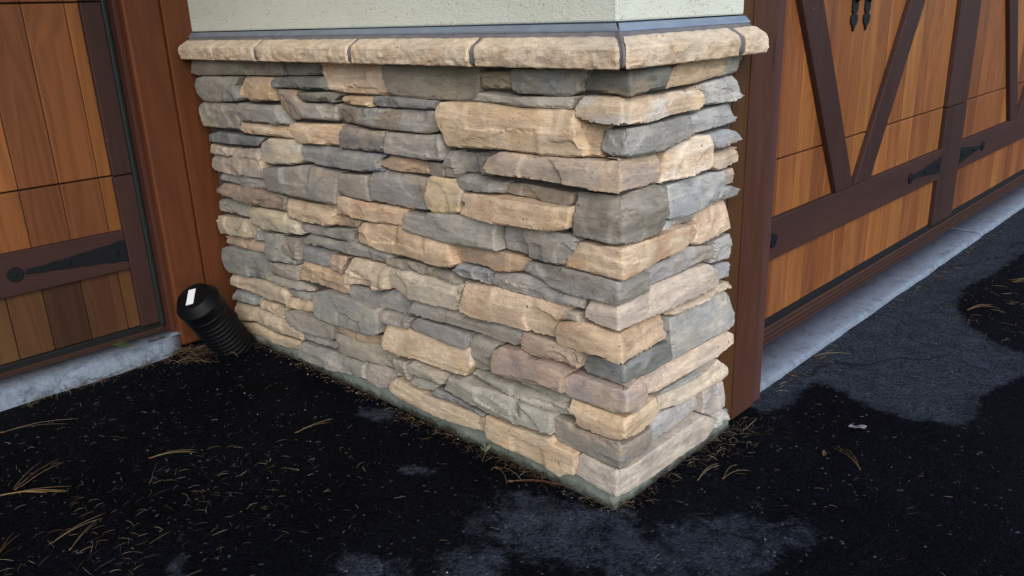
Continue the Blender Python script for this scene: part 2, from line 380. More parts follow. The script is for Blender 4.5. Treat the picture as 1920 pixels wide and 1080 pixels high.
# ------------------------------------------------------------------ the stone pier
# wall coordinates in mm: s runs along the unfolded faces (s<0 = long side face, s>0 = short front face), z is height.
# kind;proud_side;proud_front;colour;second colour;mix;outline
STONES = """L;22;22;110,108,92;122,108,92;0.5;-1725,926 -1682,921 -1444,927 -1170,931 -1174,974 -1715,970
L;24;24;92,96,90;112,112,98;0.4;-1167,931 -972,937 -1004,971 -1171,974
L;26;26;198,172,140;200,160,112;0.35;-978,932 -962,909 -956,896 -895,891 -777,889 -696,893 -683,899 -700,937 -699,969 -1003,970
L;18;18;122,116,98;132,122,100;0.4;-711,936 -702,924 -691,898 -643,893 -543,892 -431,890 -393,894 -377,916 -371,953 -373,970 -710,968
L;18;18;158,138,104;150,134,108;0.4;-371,920 -275,922 -273,961 -369,957
L;24;24;124,121,108;118,126,130;0.35;-269,941 -266,923 -251,917 -144,915 -97,918 -75,928 -76,941 -58,955 -56,970 -266,966
L;24;24;160,152,134;140,135,122;0.35;-375,894 -289,894 -247,890 -166,891 -97,892 -95,901 -88,917 -251,910 -356,916 -380,899
L;30;30;112,118,118;142,135,118;0.4;-1699,889 -1693,860 -1656,840 -1558,842 -1429,850 -1421,860 -1436,894 -1408,923 -1635,919 -1684,912
L;30;30;196,162,112;190,160,122;0.4;-1425,903 -1442,873 -1417,855 -1364,849 -1233,858 -1214,925 -1402,924
L;26;26;88,98,100;100,108,104;0.3;-1225,908 -1211,894 -1025,897 -956,898 -970,934 -1217,927
L;30;30;156,138,120;172,130,82;0.3;-1226,848 -1216,825 -1182,806 -1129,808 -1089,817 -1075,840 -1080,860 -1114,873 -1100,893 -1219,893
L;26;26;106,108,100;120,118,104;0.3;-1116,870 -1067,864 -1009,866 -924,867 -923,874 -895,888 -944,894 -1103,888
L;24;24;190,160,115;180,150,105;0.3;-899,875 -890,868 -823,862 -762,863 -772,878 -771,887 -893,885
L;26;26;104,110,114;124,126,126;0.4;-765,870 -744,862 -602,866 -518,869 -515,890 -678,895 -764,889
L;22;22;144,136,122;125,128,128;0.4;-1097,841 -1096,824 -1075,815 -935,816 -925,826 -935,837 -931,861 -1084,859
L;34;34;126,127,126;128,112,88;0.45;-905,836 -897,815 -683,811 -565,811 -542,812 -503,822 -505,834 -505,858 -527,866 -749,860 -909,864
L;30;30;124,122,112;165,152,124;0.25;-1694,791 -1698,752 -1586,753 -1468,756 -1448,785 -1462,815 -1477,840 -1669,837 -1705,825
L;30;30;116,122,126;134,130,118;0.45;-1479,833 -1462,815 -1443,784 -1333,787 -1191,786 -1175,795 -1222,823 -1229,845 -1465,842
L;26;26;190,158,118;200,176,145;0.5;-1470,756 -1433,747 -1246,750 -1163,749 -1184,785 -1336,784 -1451,782
L;30;30;202,172,132;188,152,106;0.4;-1172,785 -1146,753 -1145,738 -1019,744 -910,751 -895,787 -896,809 -1135,800 -1170,795
L;28;28;108,104,104;148,130,110;0.3;-901,774 -910,747 -762,749 -721,750 -709,784 -698,808 -769,803 -892,810
L;30;30;132,129,126;148,136,122;0.4;-705,791 -709,762 -703,751 -550,751 -485,754 -482,760 -485,789 -495,815 -551,808 -604,807 -692,806
L;32;32;84,96,104;112,120,124;0.35;-1691,704 -1524,709 -1365,715 -1315,743 -1616,742 -1693,726
L;30;30;178,165,138;140,132,120;0.4;-1695,666 -1578,663 -1534,670 -1532,695 -1678,696
L;26;26;142,131,119;182,160,130;0.35;-1700,617 -1684,606 -1556,603 -1450,606 -1344,610 -1338,656 -1358,659 -1360,692 -1378,707 -1529,692 -1542,668 -1604,663 -1692,660
L;38;38;184,166,134;142,140,132;0.4;-1353,711 -1331,694 -1341,666 -1283,666 -1185,673 -1091,690 -1101,730 -1132,737 -1133,751 -1294,744 -1346,725
L;26;26;104,114,124;126,126,120;0.4;-1117,709 -1110,686 -1064,688 -1015,684 -808,692 -722,705 -736,713 -737,734 -702,746 -800,745 -880,746 -1016,743 -1118,736
L;30;30;178,146,104;160,132,98;0.4;-734,716 -706,708 -634,707 -555,710 -551,741 -689,747 -732,730
L;24;24;148,135,116;130,128,122;0.4;-559,709 -493,712 -490,746 -557,742
L;26;26;122,121,118;132,128,120;0.4;-488,712 -459,712 -447,725 -447,779 -472,777 -483,760
L;14;14;116,111,106;130,122,112;0.4;-461,722 -450,723 -360,724 -351,732 -373,743 -360,769 -319,787 -347,784 -397,776 -456,774
L;40;40;196,162,114;204,176,136;0.5;-500,859 -492,831 -480,820 -479,805 -468,787 -416,789 -295,796 -170,795 -107,795 -60,802 -60,820 -73,842 -71,859 -80,871 -84,891 -152,891 -232,889 -349,895 -407,892 -483,889 -498,878
L;18;18;170,138,102;182,152,114;0.4;-89,831 -78,817 -74,796 -33,798 -30,844 -15,863 -82,861 -89,855
L;34;34;136,129,117;124,124,124;0.4;-316,589 -309,573 -307,559 -215,557 -124,559 -112,570 -89,603 -84,623 -96,632 -165,631 -255,631 -311,623
L;34;34;194,160,116;204,174,132;0.4;-427,666 -415,659 -435,643 -430,629 -314,627 -272,631 -160,632 -122,640 -100,648 -93,672 -89,696 -129,691 -231,691 -341,690 -424,684
L;20;20;132,117,98;145,128,106;0.4;-301,696 -265,694 -199,692 -129,689 -102,696 -99,722 -243,723 -297,718
L;24;24;120,120,118;136,132,124;0.4;-450,699 -442,688 -366,689 -301,696 -296,721 -433,724 -458,717
L;34;34;198,172,120;178,158,122;0.3;-564,677 -568,643 -559,626 -536,620 -455,629 -437,634 -429,667 -425,687 -447,711 -544,710 -558,700
L;34;34;124,124,128;142,126,108;0.35;-793,685 -791,657 -785,619 -736,614 -659,613 -577,615 -557,620 -572,631 -561,701 -629,703 -719,705 -785,695
L;30;30;142,129,115;128,122,116;0.4;-934,664 -943,626 -926,618 -876,614 -793,615 -796,660 -800,686 -928,677
L;34;34;118,118,116;140,126,110;0.4;-1330,599 -1317,579 -1045,583 -947,588 -941,619 -928,666 -930,682 -1003,680 -1070,684 -1118,680 -1168,671 -1316,655
L;30;30;134,134,130;118,122,126;0.4;-1667,575 -1465,567 -1340,579 -1338,609 -1640,601 -1669,590
L;36;36;122,108,96;152,124,98;0.4;-1677,529 -1469,513 -1302,522 -1236,525 -1227,573 -1330,577 -1633,568 -1689,540
L;26;26;126,128,118;146,138,118;0.4;-1713,457 -1617,459 -1504,465 -1495,508 -1659,508 -1702,501
L;30;30;172,158,124;156,148,122;0.4;-1485,474 -1481,448 -1381,442 -1173,460 -1141,472 -1178,480 -1189,500 -1243,503 -1250,519 -1390,514 -1480,505
L;30;30;190,162,124;180,154,118;0.4;-1240,526 -1227,506 -1115,503 -1020,509 -987,520 -976,553 -953,584 -1044,573 -1149,569 -1228,567
L;28;28;164,146,114;150,138,112;0.4;-1713,425 -1695,380 -1470,396 -1440,442 -1494,458 -1710,445
L;22;22;110,118,118;124,126,120;0.4;-1485,392 -1409,396 -1396,435 -1466,430
L;26;26;164,138,110;176,150,118;0.4;-1705,339 -1535,346 -1410,354 -1400,394 -1667,378 -1709,368
L;34;34;100,109,111;122,122,112;0.35;-1715,290 -1702,256 -1673,245 -1508,260 -1419,267 -1396,357 -1471,353 -1663,342 -1709,327
L;30;30;112,120,122;140,136,118;0.35;-1394,393 -1402,340 -1328,348 -1215,358 -1207,374 -1254,370 -1289,399 -1288,445 -1380,434
L;24;24;124,116,108;136,126,112;0.4;-1300,393 -1283,375 -1202,373 -1187,449 -1290,438
L;34;34;126,126,118;112,114,112;0.4;-1168,432 -997,437 -922,437 -812,444 -765,442 -732,452 -730,467 -744,479 -923,479 -1004,468 -1135,469 -1170,454
L;26;26;106,116,124;122,124,122;0.35;-1193,397 -1189,370 -1039,374 -1014,383 -1023,406 -1014,429 -1182,424
L;22;22;158,132,104;170,142,112;0.4;-1025,402 -1011,380 -972,374 -952,413 -931,433 -1016,428
L;18;18;118,114,112;134,130,128;0.4;-1199,474 -1156,467 -964,473 -908,475 -913,492 -901,518 -1040,503 -1191,496
L;22;22;180,148,108;164,138,104;0.4;-999,516 -895,521 -874,544 -971,550 -989,547
L;32;32;196,166,126;184,140,96;0.35;-964,557 -938,556 -774,555 -682,562 -661,589 -643,611 -813,610 -924,614 -944,609
L;34;34;140,138,128;128,126,122;0.4;-659,566 -651,560 -487,553 -392,558 -312,562 -322,590 -314,625 -357,631 -439,630 -550,620 -561,610 -642,606
L;36;36;194,164,124;184,148,104;0.4;-882,501 -869,481 -741,478 -650,487 -542,481 -491,486 -464,500 -472,514 -491,552 -645,559 -685,562 -850,548 -874,528
L;26;26;180,142,98;160,136,108;0.35;-486,519 -471,501 -359,511 -353,503 -309,507 -246,520 -234,551 -315,556 -341,555 -480,548 -500,542
L;32;32;108,118,128;130,134,134;0.35;-473,479 -442,467 -401,469 -358,466 -347,501 -368,506 -462,502 -476,488
L;22;22;124,114,100;138,126,108;0.4;-744,449 -657,448 -561,452 -566,473 -665,476 -746,466
L;20;20;128,120,106;142,130,110;0.4;-557,449 -463,447 -456,454 -490,473 -565,468
L;34;34;182,162,128;170,152,122;0.4;-957,358 -936,354 -784,362 -747,376 -737,443 -913,436 -928,428
L;34;34;176,162,136;162,150,126;0.4;-744,419 -741,387 -711,378 -653,366 -510,373 -467,376 -460,420 -445,449 -560,454 -607,450 -733,446
L;20;20;118,119,123;138,132,126;0.4;-943,300 -828,299 -696,306 -680,312 -680,343 -663,357 -727,363 -741,373 -804,353 -948,348 -960,343
L;30;30;190,160,120;178,144,102;0.4;-1224,329 -1228,302 -1023,305 -936,311 -951,350 -963,361 -960,378 -1018,378 -1099,373 -1202,371
L;26;26;154,145,126;140,134,120;0.4;-1425,298 -1365,290 -1299,295 -1235,299 -1217,356 -1412,328
L;20;20;126,122,110;140,132,116;0.4;-1441,265 -1362,257 -1237,262 -1174,271 -1167,283 -1256,294 -1365,287 -1440,281
L;20;20;114,117,117;126,126,120;0.4;-1329,233 -1260,233 -1208,231 -1165,242 -1165,268 -1264,259 -1358,248
L;28;28;180,158,126;164,148,122;0.4;-1692,210 -1681,192 -1550,191 -1433,187 -1325,193 -1322,227 -1344,252 -1437,259 -1641,240 -1678,235
L;26;26;186,158,118;172,148,114;0.4;-1330,188 -1216,199 -1159,205 -1148,233 -1167,237 -1260,234 -1321,224
L;30;30;104,116,124;124,130,130;0.4;-1695,133 -1534,147 -1495,158 -1500,186 -1649,182 -1684,172
L;26;26;176,152,120;164,144,116;0.4;-1499,149 -1391,142 -1327,151 -1325,186 -1381,183 -1497,179
L;26;26;180,158,128;168,148,118;0.4;-1695,94 -1652,63 -1533,89 -1406,81 -1244,94 -1250,139 -1322,149 -1506,144 -1692,126
L;20;20;176,152,118;186,154,104;0.35;-1630,22 -1429,27 -1285,45 -1261,85 -1418,73 -1546,81 -1666,55
L;28;28;128,127,120;146,138,124;0.4;-1309,147 -1242,135 -1091,136 -1065,144 -1050,175 -1041,197 -1141,202 -1265,197 -1314,183
L;26;26;118,120,120;134,130,118;0.4;-1243,97 -1099,106 -1065,108 -1032,135 -1064,138 -1090,131 -1219,134 -1246,131
L;36;36;116,123,121;136,136,122;0.35;-1137,262 -1130,222 -1123,206 -1032,208 -896,213 -835,219 -804,234 -795,271 -806,307 -923,311 -1070,305 -1139,284
L;24;24;190,160,122;176,142,102;0.4;-1042,173 -969,168 -884,174 -836,178 -822,217 -888,200 -1005,198 -1041,192
L;26;26;144,135,114;128,124,112;0.4;-1063,144 -1031,138 -1066,105 -1000,105 -909,111 -813,118 -759,126 -757,173 -830,175 -889,177 -1044,170 -1060,160
L;26;26;114,118,116;134,132,120;0.4;-1273,33 -1128,33 -982,45 -909,53 -914,77 -913,109 -1000,102 -1077,99 -1228,95 -1256,85
L;24;24;152,139,124;132,122,120;0.35;-918,70 -904,45 -853,37 -804,52 -773,96 -762,121 -898,113 -912,106
L;18;18;154,146,126;138,136,124;0.4;-766,129 -763,108 -699,110 -703,145 -708,170 -766,165
L;28;28;150,144,128;162,142,118;0.3;-695,142 -596,148 -538,152 -525,182 -674,184 -687,177
L;24;24;144,142,126;130,130,118;0.4;-692,109 -643,105 -590,114 -580,135 -666,136 -685,133
L;20;20;100,105,111;120,122,120;0.4;-595,108 -523,107 -398,104 -388,116 -420,120 -549,130 -581,131 -594,116
L;24;24;192,168,128;180,158,122;0.4;-787,58 -760,47 -672,46 -534,45 -454,51 -390,62 -392,106 -389,107 -484,103 -643,100 -760,104 -783,87 -793,70
L;38;38;202,176,136;192,162,118;0.35;-797,239 -812,203 -809,184 -740,184 -696,188 -654,192 -509,194 -461,200 -430,236 -428,283 -441,286 -498,278 -607,278 -697,276 -760,272 -783,265
L;26;26;138,131,118;126,123,114;0.4;-826,285 -808,267 -727,274 -677,279 -671,296 -642,318 -673,313 -820,300
L;30;30;118,118,124;134,130,124;0.4;-668,280 -510,277 -460,278 -439,286 -437,321 -513,326 -633,320 -662,302
L;36;36;128,121,108;134,134,132;0.4;-658,332 -629,326 -522,332 -458,335 -324,329 -274,332 -257,339 -251,378 -342,373 -455,374 -508,372 -643,366 -661,354
L;28;28;142,135,118;124,120,110;0.4;-436,275 -440,223 -398,225 -360,225 -344,234 -358,256 -355,297 -326,325 -347,327 -416,325 -436,318
L;38;38;186,155,116;194,166,130;0.4;-456,417 -459,384 -433,376 -340,377 -247,380 -170,382 -144,384 -142,426 -121,444 -107,470 -254,468 -340,470 -355,465 -439,461 -433,459
L;28;28;136,130,122;116,118,122;0.4;-350,469 -224,463 -114,467 -74,470 -71,491 -66,498 -126,499 -164,501 -190,513 -244,516 -345,499 -355,488
L;18;18;162,146,122;152,138,116;0.4;-115,437 -70,440 -80,447 -82,461 -120,461 -136,434
L;32;32;172,144,114;156,132,112;0.4;-257,331 -232,325 -166,326 -103,328 -82,332 -72,369 -72,374 -149,376 -250,377 -260,360
L;34;34;166,136,112;144,120,112;0.45;-349,279 -343,253 -205,257 -125,260 -122,297 -104,318 -161,326 -225,322 -258,332 -320,323 -347,301
L;18;18;142,139,120;152,146,124;0.4;-181,221 -126,221 -116,245 -137,247 -220,242 -350,244 -354,224
L;26;26;152,149,132;136,134,122;0.4;-389,202 -364,193 -232,192 -159,192 -105,196 -97,209 -120,226 -213,226 -343,226 -356,224 -439,221 -450,209
L;32;32;148,145,130;136,136,126;0.4;-410,131 -378,125 -282,129 -205,135 -162,142 -160,168 -153,194 -226,195 -364,193 -461,196 -516,187 -540,143
L;26;26;194,168,126;200,164,112;0.35;-387,75 -376,54 -316,48 -226,40 -146,30 -127,46 -102,53 -96,79 -93,117 -158,119 -166,132 -300,121 -381,119 -387,101
R;26;26;194,164,122;182,152,112;0.35;144,936 138,922 163,924 247,925 359,931 369,961 363,972 184,969 158,962
R;24;24;146,145,136;136,138,136;0.4;372,951 363,928 440,929 446,954 447,976 370,971
R;28;28;142,148,154;158,158,156;0.4;286,906 294,890 291,870 416,868 449,879 426,905 418,927 287,920 269,916
R;14;14;190,170,140;176,158,132;0.4;223,909 295,906 285,914 257,919 216,913
R;28;28;132,141,152;152,156,160;0.4;243,832 245,815 390,816 437,818 452,829 430,845 416,866 309,862 233,857
R;28;28;130,138,150;162,142,118;0.25;314,788 320,773 351,771 457,773 458,796 414,808 310,808
R;28;28;200,178,146;184,158,126;0.4;332,728 360,719 423,720 456,723 452,762 322,759
R;30;30;214,192,162;206,172,128;0.3;133,748 119,732 141,729 240,728 269,731 326,733 309,785 301,810 241,814 177,803 138,794
R;24;24;126,138,150;152,156,154;0.4;153,720 152,680 150,649 223,643 281,643 361,644 376,656 392,678 388,715 320,722 254,722 152,722
R;16;16;170,148,124;156,140,122;0.4;404,673 458,672 454,711 403,713
R;36;36;118,122,128;142,144,146;0.4;362,675 355,655 384,649 441,649 450,664 413,677 369,680
R;28;28;204,172,136;196,164,130;0.4;273,610 267,591 250,574 281,559 386,561 444,564 440,602 419,641 354,647 264,643
R;18;18;146,154,164;134,138,144;0.4;150,631 133,619 164,618 281,617 276,636 232,641 157,645
R;28;28;142,143,152;152,138,118;0.4;92,539 93,509 224,512 358,511 361,527 339,548 243,565 98,558 75,553
R;26;26;152,156,158;142,144,146;0.4;367,493 451,485 458,504 448,551 364,550
R;22;22;122,126,140;138,138,142;0.4;384,447 441,441 439,463 458,465 450,479 383,483
R;22;22;196,174,142;184,160,128;0.4;176,420 192,414 336,413 450,414 451,428 387,435 327,427 191,433
R;24;24;134,141,142;154,152,140;0.4;174,356 183,311 250,311 362,309 425,308 459,315 467,346 452,388 428,412 286,412 222,409 176,415
R;32;32;202,174,144;178,160,140;0.35;78,284 79,259 124,249 234,251 328,252 429,254 463,264 468,285 415,314 381,315 230,313 94,308 60,309
R;12;12;126,133,134;142,142,132;0.4;169,216 272,205 364,215 441,222 471,229 443,241 367,228 247,226 172,224
R;26;26;200,180,148;174,160,140;0.35;161,185 232,173 336,175 425,172 454,177 456,195 416,229 341,216 245,216 150,226
R;22;22;164,149,140;148,144,146;0.4;343,108 383,84 445,88 451,142 446,169 340,173
R;18;18;148,146,146;138,142,152;0.4;126,162 132,113 225,113 304,118 347,112 347,145 337,163 245,163 162,177 144,170
R;16;16;150,156,154;164,160,146;0.4;409,54 388,39 474,35 479,52 456,76 398,81
C;8;40;92,97,92;150,130,100;0.2;52,922 63,925 121,924 124,928 142,957 141,970 0,969 -107,969 -110,952 -123,942 -129,931 -116,925 -59,923 -17,918 0,918
C;29;35;200,172,132;188,182,168;0.35;95,862 189,864 284,866 308,877 310,899 302,909 219,914 180,911 108,916 0,918 -28,919 -109,918 -121,907 -123,876 -91,868 -58,866 0,866
C;16;36;120,124,124;136,138,138;0.4;50,802 137,800 176,808 243,817 245,838 230,861 49,858 0,858 -56,856 -62,846 -71,828 -71,812 -49,805 0,806
C;35;41;178,152,120;154,136,122;0.45;62,736 74,735 133,735 149,751 157,775 150,796 0,803 -60,795 -108,796 -215,793 -336,792 -379,774 -390,749 -370,737 -279,739 -192,738 -113,737 -61,733 0,735
C;28;40;118,112,98;136,130,118;0.4;57,625 82,626 136,630 152,647 157,686 155,726 129,734 54,732 0,726 -16,728 -117,727 -129,723 -129,695 -139,641 -138,629 -69,630 -42,627 0,631
C;28;40;202,172,132;188,144,94;0.35;33,562 82,567 134,574 181,570 230,571 251,582 276,589 282,604 270,619 209,625 74,626 0,628 -72,621 -117,622 -134,597 -152,578 -157,560 -66,561 0,560
C;25;27;126,121,110;136,136,138;0.4;61,503 116,503 118,539 95,555 0,555 -55,557 -155,555 -262,548 -277,527 -269,520 -220,513 -194,501 -143,496 -96,497 -56,500 0,502
C;31;33;184,166,144;172,152,138;0.4;202,441 309,441 398,445 396,488 366,505 213,509 118,508 0,502 -56,498 -89,498 -97,491 -103,468 -102,454 -87,448 -56,443 0,443
C;29;39;190,158,118;180,142,98;0.35;119,376 174,378 179,396 175,435 101,437 0,436 -65,440 -96,443 -141,438 -181,427 -189,413 -186,371 -114,371 -41,379 -65,370 0,375
C;13;35;94,102,98;108,118,128;0.4;56,317 96,315 177,321 173,366 111,373 0,365 -2,366 -110,361 -119,353 -122,322 -110,315 -73,315 -18,315 0,321
C;24;48;172,146,124;142,126,126;0.4;36,252 65,259 78,276 74,307 50,326 0,314 -159,308 -180,291 -181,255 -162,250 -103,255 -30,256 0,265
C;25;47;198,164,118;204,176,134;0.4;51,183 108,189 150,208 141,245 0,248 -157,247 -165,224 -163,216 -142,207 -153,182 -93,183 -37,185 0,195
C;20;32;128,124,112;148,128,106;0.35;46,119 128,119 120,171 0,180 -1,188 -74,181 -139,176 -147,187 -193,187 -200,176 -201,134 -194,119 -159,114 -119,117 -106,115 -35,113 0,116
C;21;23;186,172,150;160,144,136;0.35;131,27 220,29 378,29 411,49 404,80 360,108 143,107 46,102 0,114 -20,111 -62,113 -106,117 -120,100 -123,54 -94,47 -58,41 0,40"""
pier = thing("stone_pier", "low pier clad in mixed tan, grey and brown ledge stones with a tan stone cap", "stone pier")

def resample(P, step):
    P = np.array(P, float)
    # one corner-cutting pass rounds the arrises a little
    Q = []
    n = len(P)
    for i in range(n):
        a, b = P[i], P[(i + 1) % n]
        L = np.hypot(*(b - a)); k = min(0.2, 0.0018 / max(L, 1e-6))
        Q += [a + (b - a) * k, b - (b - a) * k]
    Q = np.array(Q); out = []
    for i in range(len(Q)):
        a, b = Q[i], Q[(i + 1) % len(Q)]
        m = max(1, int(round(np.hypot(*(b - a)) / step)))
        for j in range(m): out.append(a + (b - a) * j / m)
    return np.array(out)
def inside(pt, P):
    x, y = pt[:, 0][:, None], pt[:, 1][:, None]
    x0, y0 = P[:, 0][None], P[:, 1][None]; x1, y1 = np.roll(P[:, 0], -1)[None], np.roll(P[:, 1], -1)[None]
    c = ((y0 > y) != (y1 > y)) & (x < (x1 - x0) * (y - y0) / (y1 - y0 + 1e-12) + x0)
    return (c.sum(1) % 2) == 1
def segdist(pt, P):
    a = P[None]; b = np.roll(P, -1, 0)[None]; q = pt[:, None]
    ab = b - a; tt = np.clip(((q - a) * ab).sum(2) / ((ab * ab).sum(2) + 1e-12), 0, 1)
    return np.sqrt((((a + ab * tt[..., None]) - q) ** 2).sum(2)).min(1)
def topdist(pt, P):
    """height of the outline above each point"""
    x, y = pt[:, 0][:, None], pt[:, 1][:, None]
    x0, y0 = P[:, 0][None], P[:, 1][None]; x1, y1 = np.roll(P[:, 0], -1)[None], np.roll(P[:, 1], -1)[None]
    hit = ((x0 <= x) != (x1 <= x))
    yy = y0 + (x - x0) / (x1 - x0 + 1e-12) * (y1 - y0)
    d = np.where(hit & (yy > y - 1e-5), yy - y, 9.0)
    return np.minimum(d.min(1), 0.3)
def sm(x): x = np.clip(x, 0, 1); return x * x * (3 - 2 * x)
NZ = lambda a, b, c: noise.noise(Vector((a, b, c)))

def stone_geometry(kind, tA, tB, P, c1, c2, mixv, seed):
    r = np.random.default_rng(seed)
    if kind != 'C': tA = max(0.008, tA + r.uniform(-0.012, 0.010)); tB = tA
    P = np.array(P, float) / 1000.0
    cen = P.mean(0); near = abs(cen[0]) < 0.75
    h = 0.0048 if near else 0.0064
    out = resample(P, h * 1.15)
    # ragged, broken outline
    nrm = np.roll(out, -1, 0) - np.roll(out, 1, 0); nrm = np.stack([nrm[:, 1], -nrm[:, 0]], 1)
    nrm /= np.maximum(np.linalg.norm(nrm, axis=1), 1e-9)[:, None]
    hs = min(1.0, np.ptp(P[:, 1]) / 0.055); wob = hs * np.array([0.0008 * NZ(x * 42, z * 42, seed) + 0.0014 * NZ(x * 120, z * 120, seed + 7) for x, z in out])
    out = out + nrm * (wob[:, None] - 0.0004)
    lo, hi = out.min(0), out.max(0); W, H = hi - lo
    gx, gz = np.meshgrid(np.arange(lo[0], hi[0] + h, h), np.arange(lo[1], hi[1] + h, h * 0.87))
    gx = gx + (np.arange(gx.shape[0])[:, None] % 2) * h * 0.5
    g = np.stack([gx.ravel(), gz.ravel()], 1); g += r.uniform(-0.2, 0.2, g.shape) * h
    g = g[inside(g, out)]
    if len(g): g = g[segdist(g, out) > h * 0.62]
    if kind == 'C':                        # keep a clean line of points on the arris
        g = g[np.abs(g[:, 0]) > h * 0.45]
        za = np.arange(lo[1], hi[1], h * 0.8); ar = np.stack([np.zeros_like(za), za], 1)
        ar = ar[inside(ar, out)]
        if len(ar): ar = ar[segdist(ar, out) > h * 0.6]; g = np.concatenate([g, ar])
    n = len(out)
    pts = np.concatenate([out, g])
    res = delaunay_2d_cdt([Vector(p) for p in pts], [], [list(range(n))], 1, 1e-6)
    v2 = np.array([[p.x, p.y] for p in res[0]]); tris = [tuple(f) for f in res[2]]
    orig = res[3]
    o2i = {}
    for i, os_ in enumerate(orig):
        for o in os_: o2i[o] = i
    ring = [o2i[i] for i in range(n) if i in o2i]
    # --- relief of the face
    d = segdist(v2, out); td = topdist(v2, out)
    dep = np.zeros(len(v2))
    be, br = r.uniform(0.0010, 0.0032), r.uniform(0.003, 0.0055)
    dep -= be * (1 - np.clip(d / br, 0, 1)) ** 2.2
    bt, rt = r.choice([0.001, 0.003, 0.006, 0.010, 0.014]) , min(0.030, H * r.uniform(0.18, 0.40))
    wv = np.array([0.22 * NZ(x * 11, 2.0, seed) + 0.16 * NZ(x * 45, 5.0, seed) for x, z in v2])
    dep -= bt * np.clip(1 - td / (rt * (1 + wv)), 0, 1) ** 1.15
    # broad facets: lower envelope of a few tilted planes
    K = 2 + int(min(5, W * H / 0.004))
    pk = np.stack([r.uniform(lo[0], hi[0], K), r.uniform(lo[1], hi[1], K)], 1)
    sl = np.stack([r.normal(0, 0.07, K), r.normal(0, 0.16, K)], 1); hk = r.uniform(0, 0.003, K)
    pl = (hk[:, None] + ((v2[None] - pk[:, None]) * sl[:, None]).sum(2))
    env = pl.min(0); env -= np.median(env); dep += np.clip(env * 0.8, -0.009, 0.004)
    # ledges: split lines that run along the bed
    for _ in range(r.integers(1, 4)):
        z0 = r.uniform(lo[1] + 0.2 * H, hi[1] - 0.25 * H); st = r.choice([0.0012, 0.002, 0.0035, 0.006]); tl = r.normal(0, 0.10)
        x0, x1 = sorted(r.uniform(lo[0], hi[0], 2)); x1 = max(x1, x0 + 0.4 * W)
        wob = np.array([0.007 * NZ(x * 13, _ * 3.1, seed) + 0.0025 * NZ(x * 60, _ * 5.7, seed) for x, z in v2])
        e = (z0 + wob + tl * (v2[:, 0] - cen[0]) - v2[:, 1])
        win = sm((v2[:, 0] - x0) / 0.02) * sm((x1 - v2[:, 0]) / 0.02)
        up = r.random() < 0.6
        dep -= st * win * (sm(-e / 0.003) if up else sm(e / 0.003) * 0.8)
    # a conchoidal chip or two knocked out of the lower edge or an end
    for _ in range(r.integers(0, 3) if W * H > 0.004 else r.integers(0, 2)):
        cx_ = r.uniform(lo[0], hi[0]); cz_ = lo[1] - r.uniform(-0.3, 0.25) * H if r.random() < 0.7 else hi[1] + r.uniform(-0.1, 0.2) * H
        ra, rb = r.uniform(0.03, 0.075), r.uniform(0.35, 0.75) * H + 0.008
        ang = r.normal(0, 0.35); dx_, dz_ = v2[:, 0] - cx_, v2[:, 1] - cz_
        uu = (dx_ * math.cos(ang) + dz_ * math.sin(ang)) / ra; vv_ = (-dx_ * math.sin(ang) + dz_ * math.cos(ang)) / rb
        rr = np.sqrt(uu * uu + vv_ * vv_) + np.array([0.12 * NZ(x * 30, z * 30, seed + 31 + _) for x, z in v2])
        dep -= r.uniform(0.002, 0.005) * sm((1 - rr) / 0.12) + 0.003 * np.clip(1 - rr, 0, 1)
    # bedding strata and crumbly grain
    rg = r.choice([0.3, 0.5, 0.8, 1.1])
    dep += 0.8 * rg * np.array([0.0014 * NZ(x * 9, z * 75, seed) + 0.0012 * NZ(x * 30, z * 60, seed + 3) + 0.0008 * NZ(x * 80, z * 150, seed + 5) for x, z in v2])
    # --- fold round the corner
    def place(xy, de):
        de = np.asarray(de); s, z = xy[:, 0], xy[:, 1]
        if kind == 'L': return np.stack([-(tA + de), -s, z], 1)
        if kind == 'R': return np.stack([s, -(tA + de), z], 1)
        b = 0.022
        wL = np.where(s > 0, 1 - sm(s / b), 1.0); wR = np.where(s < 0, 1 - sm(-s / b), 1.0)
        x = np.where(s < 0, -tA, -tA + s); y = np.where(s < 0, -tB - s, -tB)
        rn = -0.0020 * np.clip(1 - np.abs(s) / 0.008, 0, 1) ** 2      # eased arris
        return np.stack([x - (de + rn) * wL, y - (de + rn) * wR, z], 1)
    V = [place(v2, dep)]
    m = len(ring); nv = len(v2); F = list(tris)
    tmin = min(tA, tB)
    ro = v2[ring]; dr = dep[ring]
    c0 = v2.mean(0)
    rows = [(0.45, 0.0006), (1.0, -0.0004)]
    for k, (fr, gw) in enumerate(rows):
        de = dr * (1 - fr) + (-(tmin + 0.02)) * fr
        nz = np.array([0.0012 * NZ(x * 70, z * 70, seed + 11 + k) for x, z in ro])
        V.append(place(ro, de + nz * (1 - fr)))
    base = [ring, [nv + i for i in range(m)], [nv + m + i for i in range(m)]]
    for a, b in zip(base[:-1], base[1:]):
        for i in range(m):
            j = (i + 1) % m; F.append((a[j], a[i], b[i], b[j]))
    V = np.concatenate(V)
    # --- colour: two natural tints in soft patches
    c1, c2 = tone(c1), tone(c2)
    al2 = np.concatenate([v2, ro, ro])
    q = np.array([NZ(x * 11, z * 19, seed + 20) + 0.45 * NZ(x * 34, z * 60, seed + 21) for x, z in al2])
    thr = np.quantile(q, 1 - mixv)
    k = 0.85 * sm((q - thr) / 0.55 + 0.5)[:, None]
    col = (c1 * (1 - k) + c2 * k) * ALB
    return V, F, col
ALB = 1.0
